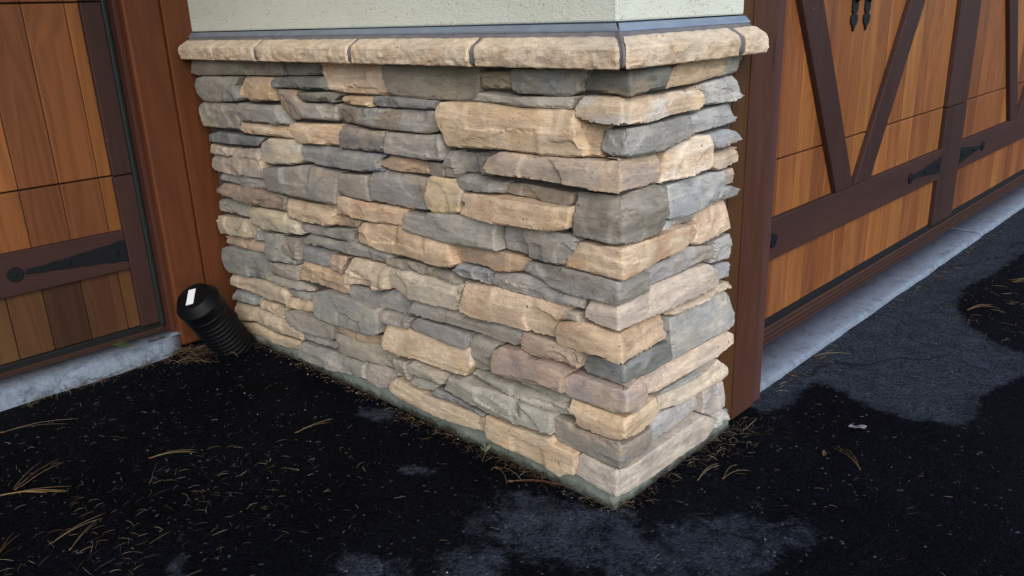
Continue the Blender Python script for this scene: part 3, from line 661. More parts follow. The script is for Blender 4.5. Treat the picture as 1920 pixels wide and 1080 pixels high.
def tone(c):
    c = np.array([lin(q) for q in c]); g = c.mean()
    tan = min(1.0, max(0.0, (c[0] - c[2]) / max(c[0], 1e-4) * 1.9 - 0.25))      # 1 = sandy, 0 = grey
    k = 0.46 + 0.20 * tan; s = (1.36 - 0.22 * tan)
    return (g + (c - g) * k) * (np.array([1.045, 1.0, 0.94]) * (1 - tan) + np.array([1.02, 1.0, 0.98]) * tan) * s + np.array([0.012, 0.010, 0.006])
def cname(c):
    r, g, b = c
    if r > 205: return "cream"
    if r - b > 58: return "tan" if r > 165 else "brown"
    if r - b > 38: return "light tan" if r > 168 else "dull brown"
    if b >= r: return "blue grey"
    if r < 112: return "dark grey"
    return "pale grey" if r > 140 else "grey"
parsed = []
for i, ln in enumerate(STONES.strip().split("\n")):
    k, a, b, c1, c2, mx, pp = ln.split(";")
    P = [tuple(map(int, q.split(","))) for q in pp.split()]
    x = np.array(P, float); ar = abs(np.sum(x[:, 0] * np.roll(x[:, 1], -1) - x[:, 1] * np.roll(x[:, 0], -1))) / 2
    # how large it shows: the near end of the wall counts more
    parsed.append((ar / (1 + 0.9 * max(0, -x[:, 0].mean() / 1000)) ** 2, i, k, int(a) / 1000, int(b) / 1000,
                   tuple(map(int, c1.split(","))), tuple(map(int, c2.split(","))), float(mx), P))
parsed.sort(reverse=True)
restV, restF, restC, nb = [], [], [], 0
for rank, (ar, i, k, a, b, c1, c2, mx, P) in enumerate(parsed):
    V, F, C = stone_geometry(k, a, b, P, c1, c2, mx, 100 + i * 13)
    if rank < 99:
        me = mesh_np("stone", V, F, True, 24); set_col(me, C)
        sz = "large " if rank < 18 else "small " if rank > 70 else ""
        put("stone", me, M['stone'], pier, ("%s%s ledge stone%s" % (sz, cname(c1), " wrapping the corner" if k == 'C' else "")))
    else:
        restV.append(V); restF += [tuple(q + nb for q in f) for f in F]; restC.append(C); nb += len(V)
me = mesh_np("small_stones", np.concatenate(restV), restF, True, 24); set_col(me, np.concatenate(restC))
tag(put("small_stones", me, M['stone'], pier), kind="stuff")

# mortar bed behind the stones (x>=0.012), and the rendered footing they stand on
b = BM(); b.box(0.014, 0.462, 0.014, 1.730, 0.03, 0.975); b.build("mortar_bed", M['mortar_dark'], pier)
def footing():
    vs, fs = [], []
    path = [(-0.001, 1.733 - i * 0.02) for i in range(int(1.733 / 0.02) + 1)] + [(-0.001, -0.001)] + [(0.02 * i, -0.001) for i in range(1, 26)]
    for i, (x, y) in enumerate(path):
        side = y > 0
        n = NZ(x * 15 + 3, y * 15, 4) * 0.003
        lean = 0.004
        zt = 0.052 + 0.01 * NZ(x * 8, y * 8, 9)
        for z, o in ((-0.03, lean), (0.015, lean * 0.6), (0.035, 0.0), (zt, -0.002), (zt + 0.004, -0.03)):
            o2 = o + n
            if i == len(path) - 26: vs.append((x - o2, y - o2, z))
            elif side: vs.append((x - o2, y, z))
            else: vs.append((x, y - o2, z))
    k = 5
    for i in range(len(path) - 1):
        for j in range(k - 1): fs.append((i * k + j, i * k + j + 1, (i + 1) * k + j + 1, (i + 1) * k + j))
    return mesh_np("footing", vs, fs)
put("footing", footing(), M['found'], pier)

# cap: pitched-face cap stones over a mortar core
ZB = 0.9725
def cap_stone(axis, u0, u1, seed, endcap=(False, False), mit=(0, 0)):
    """axis 'L': u is y along the side face; 'R': u is x along the front face.  mit: 1 = mitred at that end"""
    prof = [(0.012, 0.0), (-0.030, 0.0), (-0.056, 0.0005), (-0.0612, 0.003), (-0.0622, 0.012), (-0.0622, 0.024), (-0.0616, 0.036), (-0.0585, 0.0418), (-0.052, 0.0455), (-0.043, 0.050), (-0.034, 0.0545), (-0.026, 0.0575), (-0.02, 0.058), (-0.02, 0.03)]
    # refine the front
    P = []
    for i in range(len(prof) - 1):
        a, c = np.array(prof[i]), np.array(prof[i + 1]); m = max(1, int(np.hypot(*(c - a)) / 0.0045))
        for j in range(m): P.append(a + (c - a) * j / m)
    P.append(np.array(prof[-1])); P = np.array(P)
    n = max(3, int(abs(u1 - u0) / 0.0050)); vs = []; fs = []; k = len(P)
    for i in range(n + 1):
        f = i / n
        for j, (o, z) in enumerate(P):
            ua = u0 + (o if mit[0] else 0); ub = u1 + (o if mit[1] else 0)
            u = ua + (ub - ua) * f
            fr = sm(np.array((-o - 0.022) / 0.03)) if z > 0.001 else 0.0
            # chisel scallops: a low ridge that jumps, plus grain
            lowz = 0.019 + 0.012 * NZ(u * 24, 1.0, seed)
            sc_ = 0.0040 * sm(np.array((lowz - z) / 0.008)) * (0.55 + 0.9 * NZ(u * 33, z * 50, seed + 2))
            dn = fr * (0.0036 * NZ(u * 26 + z * 20, z * 44, seed + 1) + 0.0022 * NZ(u * 62, z * 90, seed + 3) + 0.0014 * NZ(u * 150, z * 190, seed + 4) - sc_)
            dn = max(dn, -0.0044); e = min(f, 1 - f) * abs(u1 - u0)
            dn -= fr * 0.0035 * max(0, 1 - e / 0.006) ** 2
            dz = (0.0014 * NZ(u * 40, o * 60, seed + 6)) if z > 0.04 else (0.0012 * NZ(u * 50, 3, seed + 8) if z < 0.006 else 0)
            oo = o - dn
            vs.append((oo, u, ZB + z + dz) if axis == 'L' else (u, oo, ZB + z + dz))
    for i in range(n):
        for j in range(k - 1):
            q = (i * k + j, i * k + j + 1, (i + 1) * k + j + 1, (i + 1) * k + j)
            fs.append(q if axis == 'L' else q[::-1])
    fs.append(tuple(range(k))); fs.append(tuple(n * k + j for j in range(k))[::-1])
    me = mesh_np("cap_stone", vs, fs, True, 22)
    c1 = np.array([lin(q) for q in (212, 194, 170)]); c2 = np.array([lin(q) for q in (206, 182, 152)])
    va = np.array(vs); q = np.array([NZ(x * 14, y * 14 + z * 9, seed) + 0.4 * NZ(x * 40, y * 40, z * 90 + seed) + 0.5 * (0.02 - (z - ZB)) / 0.02 * 0.5 for x, y, z in vs])
    kk = (sm(q / 0.5 + 0.28) * 0.85)[:, None]
    set_col(me, (c1 * (1 - kk) + c2 * kk) * ALB)
    put("cap_stone", me, M['cap'], pier)
for i, (a, c, mt) in enumerate([(1.722, 1.4945, (0, 0)), (1.4875, 1.248, (0, 0)), (1.232, 0.790, (0, 0)), (0.774, 0.348, (0, 0)), (0.332, 0.010, (0, 1))]):
    cap_stone('L', c if not mt[1] else c, a, 500 + i * 17) if not mt[1] else cap_stone('L', 0.012, 0.332, 500 + i * 17, mit=(1, 0))
cap_stone('R', 0.012, 0.360, 640, mit=(1, 0))
cap_stone('R', 0.384, 0.482, 660)
b = BM()
# mortar core of the cap (joints and the sloping fillet up to the flashing)
def core(axis, u0, u1, m0):
    prof = [(0.012, 0.003), (-0.050, 0.003), (-0.0560, 0.008), (-0.0565, 0.030), (-0.0515, 0.0395), (-0.030, 0.0535), (-0.020, 0.0600), (-0.011, 0.0690), (0.0, 0.074), (0.012, 0.074)]
    k = len(prof); n = max(2, int(abs(u1 - u0) / 0.012)); vs = []; fs = []
    for i in range(n + 1):
        for o, z in prof:
            ua = u0 + (o if m0 else 0); u = ua + (u1 - ua) * i / n
            o2 = o + 0.0012 * NZ(u * 50, z * 80, 3) if z > 0.002 and o < 0 else o
            vs.append((o2, u, ZB + z) if axis == 'L' else (u, o2, ZB + z))
    for i in range(n):
        for j in range(k - 1):
            q = (i * k + j, i * k + j + 1, (i + 1) * k + j + 1, (i + 1) * k + j); fs.append(q if axis == 'L' else q[::-1])
    fs.append(tuple(range(k))); fs.append(tuple(n * k + j for j in range(k))[::-1])
    b.add(vs, fs, (1, 1, 1, 0), True)
core('L', 0.0, 1.7215, True); core('R', 0.0, 0.4755, True)
b.build("cap_mortar", M['mortar'], pier)

# ------------------------------------------------------------------ stucco wall above the pier, with its drip flashing
wall = thing("stucco_wall", "cream stucco wall on top of the stone pier, metal flashing along its foot", "wall", (0.2, 0.9, 1.05))
b = BM(); b.box(0.0, 0.474, 0.0, 1.733, 1.0560, 2.75, 0.004); b.build("stucco", M['stucco'], wall)
b = BM()
def flash(axis, u0, u1):
    prof = [(0.03, 1.0535), (-0.0015, 1.0535), (-0.0055, 1.0500), (-0.0140, 1.0425), (-0.0150, 1.0390), (-0.0125, 1.0400), (-0.002, 1.0465), (0.03, 1.0475)]
    k = len(prof); vs = []
    for e, u in ((0, u0), (1, u1)):
        for o, z in prof:
            uu = u + (o if e == 0 else 0)
            vs.append((o, uu, z) if axis == 'L' else (uu, o, z))
    fs = [(j, j + 1, k + j + 1, k + j) if axis == 'L' else (j, k + j, k + j + 1, j + 1) for j in range(k - 1)]
    fs += [tuple(range(k)), tuple(k + j for j in range(k))[::-1]]
    b.add(vs, fs)
flash('L', 0.002, 1.7325); flash('R', 0.004, 0.4775)
b.build("flashing", M['metal'], wall)

# ------------------------------------------------------------------ garage doors
def cedar():
    base = random.choice([(150, 97, 50), (140, 88, 46), (154, 102, 54), (134, 84, 46), (126, 77, 43), (146, 92, 49)])
    k = random.uniform(0.86, 1.08)
    return (lin(base[0]) * k, lin(base[1]) * k, lin(base[2]) * k, random.uniform(0, 40))
def brown(k=1.0):
    k *= random.uniform(0.9, 1.1)
    k *= 0.66; return (lin(72) * k, lin(46) * k, lin(41) * k, random.uniform(0, 40))

def garage_door(label, xe, dr, yf, width, zb, worn_shaded=False):
    """xe: edge by the pier, dr: direction away from it, yf: face of the boards"""
    D = thing("garage_door", label, "garage door", (xe + dr * width / 2, yf, zb))
    X = lambda u: xe + dr * u
    yt = yf - 0.020                                     # face of the trim
    cuts = [zb + 0.004, 0.616, 1.157, 1.700, 2.24]
    half = width / 2; sw = 0.066; cs = 0.135
    n = int(width / 0.1145); wds = [random.uniform(0.098, 0.128) for _ in range(n)]; sc_ = width / sum(wds)
    brd = [cedar() for _ in wds]
    for s in range(4):                                  # sectional panels of vertical tongue and groove boards
        b = BM(); u = 0.0
        za, zc = cuts[s] + (0.0 if s == 0 else 0.0025), cuts[s + 1] - 0.0025
        for wd, tint in zip(wds, brd):
            a, c = X(u), X(u + wd * sc_); u += wd * sc_
            kx = random.uniform(0.93, 1.07)
            if s == 0 and worn_shaded: kx *= random.uniform(0.66, 0.86)  # lowest section: recess shade put into the board tint, besides wear
            b.box(min(a, c) + 0.0008, max(a, c) - 0.0008, yf, yf + 0.022, 0.3685 if s == 0 and worn_shaded else za, zc, 0.0028, (tint[0] * kx, tint[1] * kx, tint[2] * kx, tint[3]))
        b.build("door_panel", M['cedar'], D)
        if s == 0 and worn_shaded:                             # weathered board ends under the bottom rail, tint also darkened for shade
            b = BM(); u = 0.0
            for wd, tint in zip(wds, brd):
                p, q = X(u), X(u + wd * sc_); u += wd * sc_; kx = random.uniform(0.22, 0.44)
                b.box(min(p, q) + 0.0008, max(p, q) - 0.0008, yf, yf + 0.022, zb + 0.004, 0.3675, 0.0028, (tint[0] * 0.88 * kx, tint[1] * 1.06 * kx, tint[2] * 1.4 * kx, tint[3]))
            b.build("door_panel", M['cedar'], D, "weathered board ends below the rail, shade also put into their dark colour")
        b = BM(); b.box(min(X(0), X(width)), max(X(0), X(width)), yf + 0.012, yf + 0.04, za - 0.003, zc + 0.003, 0, brown(0.35)); b.build("door_backing", M['trim'], D)
    def rail(za, zc, u0, u1):
        b = BM(); b.box(min(X(u0), X(u1)), max(X(u0), X(u1)), yt, yf, za, zc, 0.003, brown()); b.build("rail", M['trimx'], D)
    def stile(u0, u1):
        for s in range(4):
            b = BM(); b.box(min(X(u0), X(u1)), max(X(u0), X(u1)), yt - 0.0015, yf, cuts[s] + (0 if s == 0 else 0.002), cuts[s + 1] - 0.002, 0.003, brown()); b.build("stile", M['trim'], D)
    for c0, c1 in ((sw, half - cs), (half + cs, width - sw)):
        rail(0.300, 0.436, c0, c1)
        m = (c0 + c1) / 2
        b1 = [(m - 0.150, 0.4375), (m - 0.008, 0.4375), (m - 0.008 - 0.995, 2.17), (m - 0.150 - 0.995, 2.17)]
        # brace slope measured 0.575 across per metre up
        for sg in (-1, 1):
            b = BM()
            pts = [(X(m + sg * 0.150), 0.4375), (X(m + sg * 0.008), 0.4375), (X(m + sg * (0.008 + 0.575 * 1.62)), 2.05), (X(m + sg * (0.165 + 0.575 * 1.62)), 2.05)]
            b.prism(pts, yt - 0.0008, yf, 0.003, brown()); b.build("brace", M['trim'], D)
    stile(0.0, sw); stile(half - cs, half + cs); stile(width - sw, width)
    # strap hinges: tapering strap with a round finial, and two bolts
    def strap(u0, u1):
        sg = 1 if u1 > u0 else -1; L = abs(u1 - u0); b = BM(); yy = yt - 0.0045
        up = []; dn = []
        for i in range(13):
            f = i / 12; hh = 0.029 * (1 - f) ** 1.25 + 0.0085; w_ = 0.0015 * math.sin(i * 2.3)
            uu = u0 + sg * f * (L - 0.03); up.append((X(uu), 0.3675 + hh + w_)); dn.append((X(uu), 0.3675 - hh + w_))
        b.prism(up + dn[::-1], yy, yt - 0.0016, 0.0012)
        disc = [(X(u1) + 0.0235 * math.cos(a) * (1 + 0.05 * math.sin(3 * a)), 0.3675 + 0.0235 * math.sin(a)) for a in [2 * math.pi * i / 22 for i in range(22)]]
        b.prism(disc, yy - 0.002, yt - 0.0016, 0.0018)
        H = b.build("strap_hinge", M['iron'], D)
        for f in (0.10, 0.55, 1.0):
            b = BM(); cx_ = X(u0 + (u1 - u0) * f)
            for rr, dd in ((0.0075, 0.003), (0.0048, 0.0055)):
                b.prism([(cx_ + rr * math.cos(2 * math.pi * i / 10), 0.3675 + rr * math.sin(2 * math.pi * i / 10)) for i in range(10)], yy - dd - 0.002, yy - 0.0005, 0.001)
            b.build("bolt", M['iron'], H)
    strap(sw + 0.004, 0.410); strap(half - cs - 0.004, half - cs - 0.37)
    strap(half + cs + 0.004, half + cs + 0.345); strap(width - sw - 0.004, width - 0.41)
    # pull handles with spear ends in the middle of each leaf
    for c0, c1 in ((sw, half - cs), (half + cs, width - sw)):
        m = (c0 + c1) / 2 - 0.045
        for dx in (-0.052, 0.052):
            b = BM(); x = X(m + dx); pts = []
            half_w = [(0.978, 0.0025), (0.986, 0.006), (0.996, 0.009), (1.000, 0.0155), (1.010, 0.0195), (1.020, 0.0205), (1.028, 0.0185), (1.032, 0.0110), (1.036, 0.0080), (1.040, 0.0150), (1.046, 0.0165), (1.30, 0.0165), (1.31, 0.008), (1.325, 0.019), (1.35, 0.0195), (1.375, 0.008), (1.39, 0.0025)]
            pts = [(x + 1.35 * hw, z) for z, hw in half_w] + [(x - 1.35 * hw, z) for z, hw in half_w[::-1]]
            b.prism(pts, yf - 0.006, yf - 0.0006, 0.001)
            b.tube([(x, yf - 0.005, 1.07), (x, yf - 0.03, 1.09), (x, yf - 0.036, 1.18), (x, yf - 0.03, 1.27), (x, yf - 0.005, 1.29)], 0.0075, 8)
            b.build("pull_handle", M['iron'], D)
    b = BM(); b.box(min(X(-0.0), X(width)), max(X(-0.0), X(width)), yf - 0.006, yf + 0.03, zb - 0.022, zb + 0.003, 0.004); b.build("bottom_seal", M['rubber'], D)
    return D
garage_door("cedar garage door with brown V braces at the right, past the pier", 0.645, 1, 0.200, 4.23, 0.082)
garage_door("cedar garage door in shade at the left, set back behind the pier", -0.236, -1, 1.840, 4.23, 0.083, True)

# ------------------------------------------------------------------ frames beside the doors
def pcol(r=104, g=62, bb=42, k=1.0): k *= 0.52; return (lin(r) * k, lin(g) * k, lin(bb) * k * 0.95, random.uniform(0, 40))
F = thing("door_frame", "brown wooden door frame post between the stone pier and the right garage door", "door frame", (0.6, 0.1, 0))
b = BM(); b.box(0.537, 0.652, 0.006, 0.21, 0.004, 2.4, 0.002, pcol(108, 68, 52)); b.build("post", M['post'], F)
b = BM(); b.box(0.6565, 0.704, 0.012, 0.18, 0.004, 2.4, 0.003, pcol(112, 76, 72)); b.build("stop_board", M['trim'], F)
b = BM(); b.box(0.466, 0.5365, 0.010, 0.21, 0.006, 2.4, 0.003, pcol(118, 82, 44)); b.build("filler_board", M['post'], F)
b = BM()
for i in range(4): b.box(0.7035, 4.90, 0.1685 + i * 0.0085, 0.1765 + i * 0.0085, 0.004, 0.026 + i * 0.0105, 0.002, pcol(92, 64, 54))
b.build("sill", M['trimx'], F)
b = BM(); b.box(0.466, 5.2, -0.005, 0.24, 2.402, 2.66, 0.004, pcol(100, 62, 50)); b.build("header", M['trimx'], F)
b = BM(); b.box(4.9, 5.2, 0.006, 0.21, 0.004, 2.4, 0.003, pcol(106, 62, 52)); b.build("post", M['post'], F)

F = thing("door_frame", "reddish brown wooden door frame boards in the corner left of the stone pier", "door frame", (-0.1, 1.8, 0))
b = BM(); b.box(-0.0855, 0.46, 1.7365, 1.90, 0.004, 2.4, 0.003, pcol(124, 69, 33)); b.build("post", M['post'], F)
b = BM(); b.box(-0.206, -0.0862, 1.742, 1.90, 0.004, 2.4, 0.008, pcol(124, 68, 36)); b.build("post", M['post'], F)
b = BM(); b.box(-0.2225, -0.2065, 1.772, 1.90, 0.004, 2.4, 0.002, pcol(94, 54, 40)); b.build("jamb", M['trim'], F)
b = BM(); b.box(-0.2415, -0.2232, 1.808, 1.836, 0.075, 2.4, 0.006); b.build("weather_strip", M['strip'], F)
b = BM()
for i in range(3): b.box(-4.5, -0.2235, 1.8185 + i * 0.0085, 1.8265 + i * 0.0085, 0.02, 0.056 + i * 0.0095, 0.002, pcol(84, 56, 46))
b.build("sill", M['trimx'], F)
b = BM(); b.box(-4.8, 0.46, 1.72, 1.90, 2.402, 2.66, 0.004, pcol(100, 62, 50)); b.build("header", M['trimx'], F)
b = BM(); b.box(-4.8, -4.5, 1.742, 1.90, 0.004, 2.4, 0.004, pcol(104, 57, 33)); b.build("post", M['post'], F)

b = BM(); b.box(-4.9, -0.02, -0.05, 1.95, 2.668, 2.78, 0.004, pcol(150, 130, 110)); b.box(-4.9, -0.02, -0.08, -0.051, 2.60, 2.84, 0.004, pcol(100, 62, 50))  # overhang out of view, added to block sky light over the left recess
tag(b.build("shade_eave", M['trimx']), "unseen brown wooden overhang added to shade the left garage door", "shade_eave")
# ------------------------------------------------------------------ corrugated drain pipe
def axis_frame(d):
    d = d.normalized(); u = d.cross(Vector((0, 0, 1))).normalized(); return d, u, d.cross(u)
pipe = thing("drain_pipe", "black corrugated plastic drain pipe stub leaning out of the corner, white sticker on its end", "drain pipe", (-0.085, 1.600, 0.0))
pb = Vector((-0.085, 1.600, 0.0)); pt = Vector((-0.224, 1.545, 0.238)); ax, pu, pq = axis_frame(pt - pb); PL = (pt - pb).length
def lathe(prof, n=48):
    vs = []; fs = []
    for s_, r_ in prof:
        bend = Vector((0, 0, 0))
        for j in range(n):
            a = 2 * math.pi * j / n; vs.append(pb + ax * s_ + (pu * math.cos(a) + pq * math.sin(a)) * r_)
    for i in range(len(prof) - 1):
        for j in range(n): fs.append((i * n + j, i * n + (j + 1) % n, (i + 1) * n + (j + 1) % n, (i + 1) * n + j))
    return vs, fs
PR = 0.070
prof = []; s_ = -0.06; pitch = 0.0185
while s_ < PL - 0.085:
    for f, k in ((0.0, 0.94), (0.10, 0.935), (0.26, 0.985), (0.36, 1.0), (0.46, 1.005), (0.58, 0.985), (0.80, 0.95)): prof.append((s_ + f * pitch, PR * k))
    s_ += pitch
vs, fs = lathe(prof); put("corrugated_hose", mesh_np("corrugated_hose", vs, fs), M['plastic'], pipe)
e = PL
prof = [(s_ - 0.006, PR * 0.9), (s_ - 0.006, PR * 1.01), (s_, PR * 1.04), (s_ + 0.008, PR * 1.04), (s_ + 0.012, PR * 1.01), (e - 0.05, PR * 1.01), (e - 0.046, PR * 1.06), (e - 0.036, PR * 1.075), (e - 0.030, PR * 1.07), (e - 0.006, PR * 0.86), (e, PR * 0.80), (e + 0.001, PR * 0.77), (e - 0.003, PR * 0.75), (e - 0.004, PR * 0.4), (e - 0.004, 0.0005)]
vs, fs = lathe(prof); put("end_cap", mesh_np("end_cap", vs, fs, True, 20), M['plastic'], pipe)
b = BM()
lx = (Vector((0, 0, 1)) - ax * ax.z).normalized(); ly = ax.cross(lx)
rot = RAD(26); l1 = lx * math.cos(rot) + ly * math.sin(rot); l2 = ax.cross(l1)
c0 = pb + ax * (e - 0.0025) + l2 * 0.010 + l1 * 0.004
q = [c0 + l1 * a * 0.0335 + l2 * c * 0.0125 for a, c in ((-1, -1), (1, -1), (1, 1), (-1, 1))]
b.add(q + [p - ax * 0.0008 for p in q], [(0, 1, 2, 3), (7, 6, 5, 4), (0, 4, 5, 1), (1, 5, 6, 2), (2, 6, 7, 3), (3, 7, 4, 0)]); b.build("sticker", M['sticker'], pipe)

# ------------------------------------------------------------------ pine needles and other litter
NCOL = [(150, 126, 94), (164, 146, 114), (132, 104, 76), (108, 78, 54), (176, 164, 140), (140, 122, 88)]
def ncol(dark=False):
    c = random.choice(NCOL[2:4] if dark else NCOL); k = random.uniform(0.16, 0.62) * (0.6 if dark else 1.0); return (lin(c[0]) * k, lin(c[1]) * k, lin(c[2]) * k, 0)
def needle_path(x, y, ang, L, curve, lift=0.0, n=5, z0=0.002):
    p = []; a = ang; px, py = x, y
    for i in range(n + 1):
        f = i / n; p.append((px, py, z0 + lift * math.sin(math.pi * f))); px += math.cos(a) * L / n; py += math.sin(a) * L / n; a += curve / n
    return p
def ok(x, y):
    if -0.008 < x < 0.53 and -0.008 < y: return False            # under the pier
    if x >= 0.52 and y > 0.0: return False
    if y > 1.69: return False
    return True
lit = BM()
def scatter(n, fx, lo_, hi_, dark=0.15, r0=0.0006, zmax=0.004, lift=0.004):
    k = 0
    while k < n:
        x, y = fx()
        if not ok(x, y): continue
        L = random.uniform(lo_, hi_)
        lit.tube(needle_path(x, y, random.uniform(0, 6.28), L, random.gauss(0, 0.28), random.uniform(0, lift), 3, random.uniform(0.001, zmax)), random.uniform(r0 * 0.75, r0 * 1.25), 3, ncol(random.random() < dark), cap=False); k += 1
U = random.uniform; G = random.gauss
scatter(540, lambda: (U(-1.2, 1.6), U(-0.9, 1.65)), 0.006, 0.022, 0.1, 0.0005)
scatter(240, lambda: (G(-0.75, 0.22), G(1.0, 0.33)), 0.008, 0.036, 0.2, 0.0005)
scatter(110, lambda: (G(-0.52, 0.12), G(0.72, 0.12)), 0.008, 0.032, 0.3)
scatter(60, lambda: (G(-0.85, 0.10), G(0.75, 0.14)), 0.02, 0.05, 0.1, 0.0006)
# drifts along the foot of the pier, the concrete strip and the pipe
scatter(480, lambda: (-0.008 - abs(G(0, 0.016)), U(-0.02, 1.70)), 0.008, 0.034, 0.6, 0.0006, 0.014, 0.006)
scatter(180, lambda: (-0.012 - abs(G(0, 0.024)), U(0.15, 0.75)), 0.008, 0.036, 0.6, 0.0006, 0.014, 0.006)
scatter(170, lambda: (U(-0.02, 0.56), -0.008 - abs(G(0, 0.024))), 0.008, 0.036, 0.5, 0.0006, 0.010, 0.006)
scatter(90, lambda: (G(0.44, 0.09), -0.02 - abs(G(0, 0.06))), 0.010, 0.036, 0.35, 0.0005, 0.010, 0.006)
scatter(150, lambda: (U(-0.75, -0.12), 1.685 - abs(G(0, 0.02))), 0.02, 0.06, 0.45, 0.0007, 0.010, 0.01)
scatter(150, lambda: (G(-0.20, 0.06), G(1.63, 0.05)), 0.02, 0.08, 0.4, 0.0008, 0.02, 0.02)
scatter(160, lambda: (U(0.72, 3.2), 0.025 - abs(G(0, 0.012))), 0.01, 0.04, 0.3, 0.0008, 0.006)
scatter(70, lambda: (G(1.95, 0.25), G(-0.30, 0.10)), 0.02, 0.07, 0.2, 0.0008)
o = lit.build("pine_needle_litter", M['needle'])
tag(o, "scattered dry pine needles and needle fragments littering the dark asphalt", "pine needles", kind="stuff")

lit = BM()
for _ in range(110):                                    # grit and bark crumbs
    while True:
        x, y = (U(-1.2, 1.8), U(-0.9, 1.6)) if random.random() < 0.6 else (-0.012 - abs(G(0, 0.02)), U(0, 1.6))
        if ok(x, y): break
    bm = bmesh.new(); bmesh.ops.create_icosphere(bm, subdivisions=1, radius=random.uniform(0.0010, 0.0026))
    for v in bm.verts: v.co = Vector((v.co.x * U(0.7, 1.4), v.co.y * U(0.7, 1.4), v.co.z * 0.7)) + Vector((x, y, 0.002))
    k = random.choice([(112, 112, 112), (140, 138, 132), (90, 72, 56)]); lit.addbm(bm, (lin(k[0]), lin(k[1]), lin(k[2]), 0), True)
tag(lit.build("grit", M['needle']), "pale grit and bark crumbs strewn over the asphalt", "grit", kind="stuff")

def bundle(label, x, y, ang, L, n=2, spread=0.12, curve=0.3, tint=(168, 140, 96), r=0.0010, lift=0.008, jit=0.0):
    b = BM()
    for i in range(n):
        r_ = r * 0.55; k = U(0.22, 0.46); a = ang + (i - (n - 1) / 2) * spread + G(0, jit)
        px, py = x + G(0, jit * 0.05), y + G(0, jit * 0.05)
        b.tube(needle_path(px, py, a, L * U(0.75, 1.05), curve * (1 if i % 2 else 0.7) + G(0, jit), lift, 8, 0.0025 + 0.0006 * i), r_, 5, (lin(tint[0]) * k, lin(tint[1]) * k, lin(tint[2]) * k, 0))
    if n > 1:   # the papery sheath at the base
        d = Vector((math.cos(ang), math.sin(ang), 0)); b.tube([Vector((x, y, 0.003)) - d * 0.006, Vector((x, y, 0.003)), Vector((x, y, 0.003)) + d * 0.008], [r * 1.3, r * 2.2, r * 1.6], 6, (lin(96), lin(66), lin(44), 0))
    o = b.build("pine_needle_bundle", M['needle']); me_ = o.data
    c = Vector((x, y, 0)); me_.transform(Matrix.Translation(-c)); o.location = c
    tag(o, label, "pine needles", "long pine needle bundles on the asphalt")
bundle("curved pale needle pair on dark asphalt left of the pier, halfway along its foot", -0.285, 0.876, -0.3, 0.125, n=2,spread=0.08,curve=0.35,tint=(182,156,120))
bundle("long hooked pine needle pair at the foot of the pier near its corner", -0.058, 0.325, -1.55, 0.095, n=2,spread=0.5,curve=-0.7,tint=(164,138,112))
bundle("straight reddish pine needle pair lying along the foot of the pier near its corner", -0.079, 0.256, -1.02, 0.155, n=2,spread=0.05,curve=0.05,tint=(164,116,88),r=0.0013)
bundle("three-needle pine bundle standing open beside the pale leaf on the right", 0.515, -0.349, 0.8, 0.125, n=3,spread=0.16,curve=0.35,tint=(168,140,84),r=0.0011)
bundle("pale pine needle pair at the front of the pier, nearer the corner", 0.222, -0.083, 0.1, 0.105, n=2,spread=0.12,curve=-0.35,tint=(184,170,130))
bundle("forked tan pine needle pair at the front of the pier, farther from the corner", 0.267, -0.125, 0.0, 0.085, n=2,spread=0.55,curve=-0.5,tint=(180,150,100))
bundle("needle pair lying against the edge of the right concrete strip", 1.085, 0.022, -0.72, 0.12, n=2,spread=0.1,curve=0.15,tint=(190,178,150))
bundle("thick yellow clump of pine needles at the far left edge", -0.948, 1.163, -0.71, 0.16, n=5,spread=0.06,curve=0.12,tint=(196,164,104),jit=0.08,r=0.0012)
bundle("yellowish fan of pine needles pointing at the pier from the far left clump", -0.905, 1.165, 0.5, 0.15, n=4,spread=0.16,curve=0.1,tint=(180,152,100),jit=0.1)
bundle("long pale pine needle pair nearest the left concrete strip", -0.837, 1.529, -0.45, 0.2, n=2,spread=0.14,curve=-0.15,tint=(166,148,118))
bundle("straight olive pine needle pair in the middle of the left litter", -0.615, 1.054, -0.58, 0.125, n=3,spread=0.06,curve=0.05,tint=(168,152,106))
bundle("long pale pine needle lying alone near the bottom left", -0.922, 0.854, 0.14, 0.13, n=2,spread=0.09,curve=0.05,tint=(186,162,116))
bundle("tan pine needle pair at the lower left edge", -1.02, 0.895, 0.68, 0.1, n=2,spread=0.2,curve=0.3,tint=(178,140,88),r=0.0012)
bundle("short tan pine needle pair below the long needle at the bottom left", -0.901, 0.799, 0.62, 0.11, n=2,spread=0.05,curve=0.1,tint=(170,146,106))
bundle("dim olive pine needle leaning across the left litter", -0.666, 0.936, 0.95, 0.13, n=1,spread=0.1,curve=0.1,tint=(130,122,92))
bundle("tan pine needle pair in the damp patch on the right", 1.817, -0.215, -0.5, 0.12, n=3,spread=0.12,curve=0.15,tint=(196,160,112))
bundle("clump of dry pine needles on the asphalt at the right edge", 2.25, -0.255, -1.0, 0.14, n=5,spread=0.13,curve=0.2,tint=(184,148,110),jit=0.2)
bundle("curved pale pine needle at the foot of the right door post", 0.5, -0.045, -0.2, 0.09, n=1,spread=0.1,curve=0.9,tint=(186,168,132),r=0.0013)

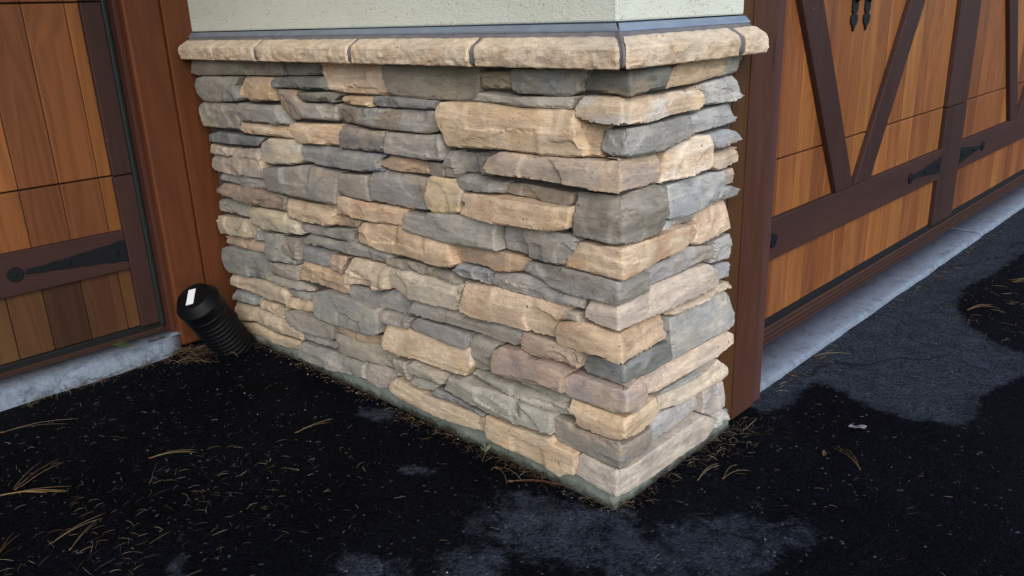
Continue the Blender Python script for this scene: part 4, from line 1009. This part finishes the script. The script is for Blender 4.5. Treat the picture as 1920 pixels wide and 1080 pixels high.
def sprig(label, x, y, z, ang, tint, L=0.03, n=46):
    b = BM(); d = Vector((math.cos(ang), math.sin(ang), 0.12))
    b.tube([Vector((x, y, z)) - d * L * 1.2, Vector((x, y, z)), Vector((x, y, z)) + d * L], 0.0012, 5, (lin(88), lin(70), lin(50), 0))
    for i in range(n):
        f = i / n; p = Vector((x, y, z)) + d * L * f
        a = U(0, 6.28); dv = (d.normalized() * U(0.5, 1.0) + Vector((math.cos(a), math.sin(a), abs(math.sin(a * 1.7)) * 0.9)) * 0.75).normalized()
        k = U(0.7, 1.15); b.tube([p, p + dv * L * 0.35, p + dv * L * U(0.5, 0.75)], 0.0007, 3, (lin(tint[0]) * k, lin(tint[1]) * k, lin(tint[2]) * k, 0), cap=False)
    o = b.build("conifer_sprig", M['needle']); c = Vector((x, y, 0)); o.data.transform(Matrix.Translation(-c)); o.location = c
    tag(o, label, "sprig", "fallen conifer tips")
sprig("grey green conifer tip lying at the foot of the pier", -0.036, 0.386, 0.012, 0.6, (140, 148, 118))
sprig("fresh green conifer tip lying on the left concrete strip", -0.377, 1.765, 0.056, 2.6, (70, 104, 52), 0.034)

def leaf(label, x, y, L, wd, ang, tint, z=0.004, name="fallen_leaf"):
    vs = []; fs = []; n = 14
    for i in range(n + 1):
        f = i / n; hw = wd * math.sin(math.pi * f) ** 0.7 * (1 + 0.25 * math.sin(9 * f)); xx = (f - 0.5) * L
        for j, s in enumerate((-1, -0.5, 0, 0.5, 1)):
            zz = z + 0.0035 * abs(s) ** 1.5 * (0.6 + 0.5 * math.sin(7 * f + s)) + 0.001 * math.sin(12 * f)
            vs.append((x + xx * math.cos(ang) - s * hw * math.sin(ang), y + xx * math.sin(ang) + s * hw * math.cos(ang), zz))
    for i in range(n):
        for j in range(4): fs.append((i * 5 + j, (i + 1) * 5 + j, (i + 1) * 5 + j + 1, i * 5 + j + 1))
    me = mesh_np(name, vs, fs); k = np.array([[lin(q) for q in tint]] * len(vs)) * np.array([[0.75 + 0.4 * (j % 5 != 2)] for j in range(len(vs))]); set_col(me, k)
    o = put(name, me, M['needle']); c = Vector((x, y, 0)); me.transform(Matrix.Translation(-c)); o.location = c
    md = o.modifiers.new("thickness", 'SOLIDIFY'); md.thickness = 0.0006
    tag(o, label, "leaf")
leaf("small pale grey curled leaf on the damp asphalt at the right", 0.712, -0.265, 0.046, 0.0105, -0.85, (112, 108, 114))
leaf("small brown leaf scrap on the damp asphalt in front of the pier", 0.525, -0.257, 0.026, 0.006, 0.3, (96, 72, 52))
leaf("dark dry twig-like leaf on the end of the left concrete strip", -0.29, 1.745, 0.06, 0.004, 0.1, (56, 50, 42), 0.056)
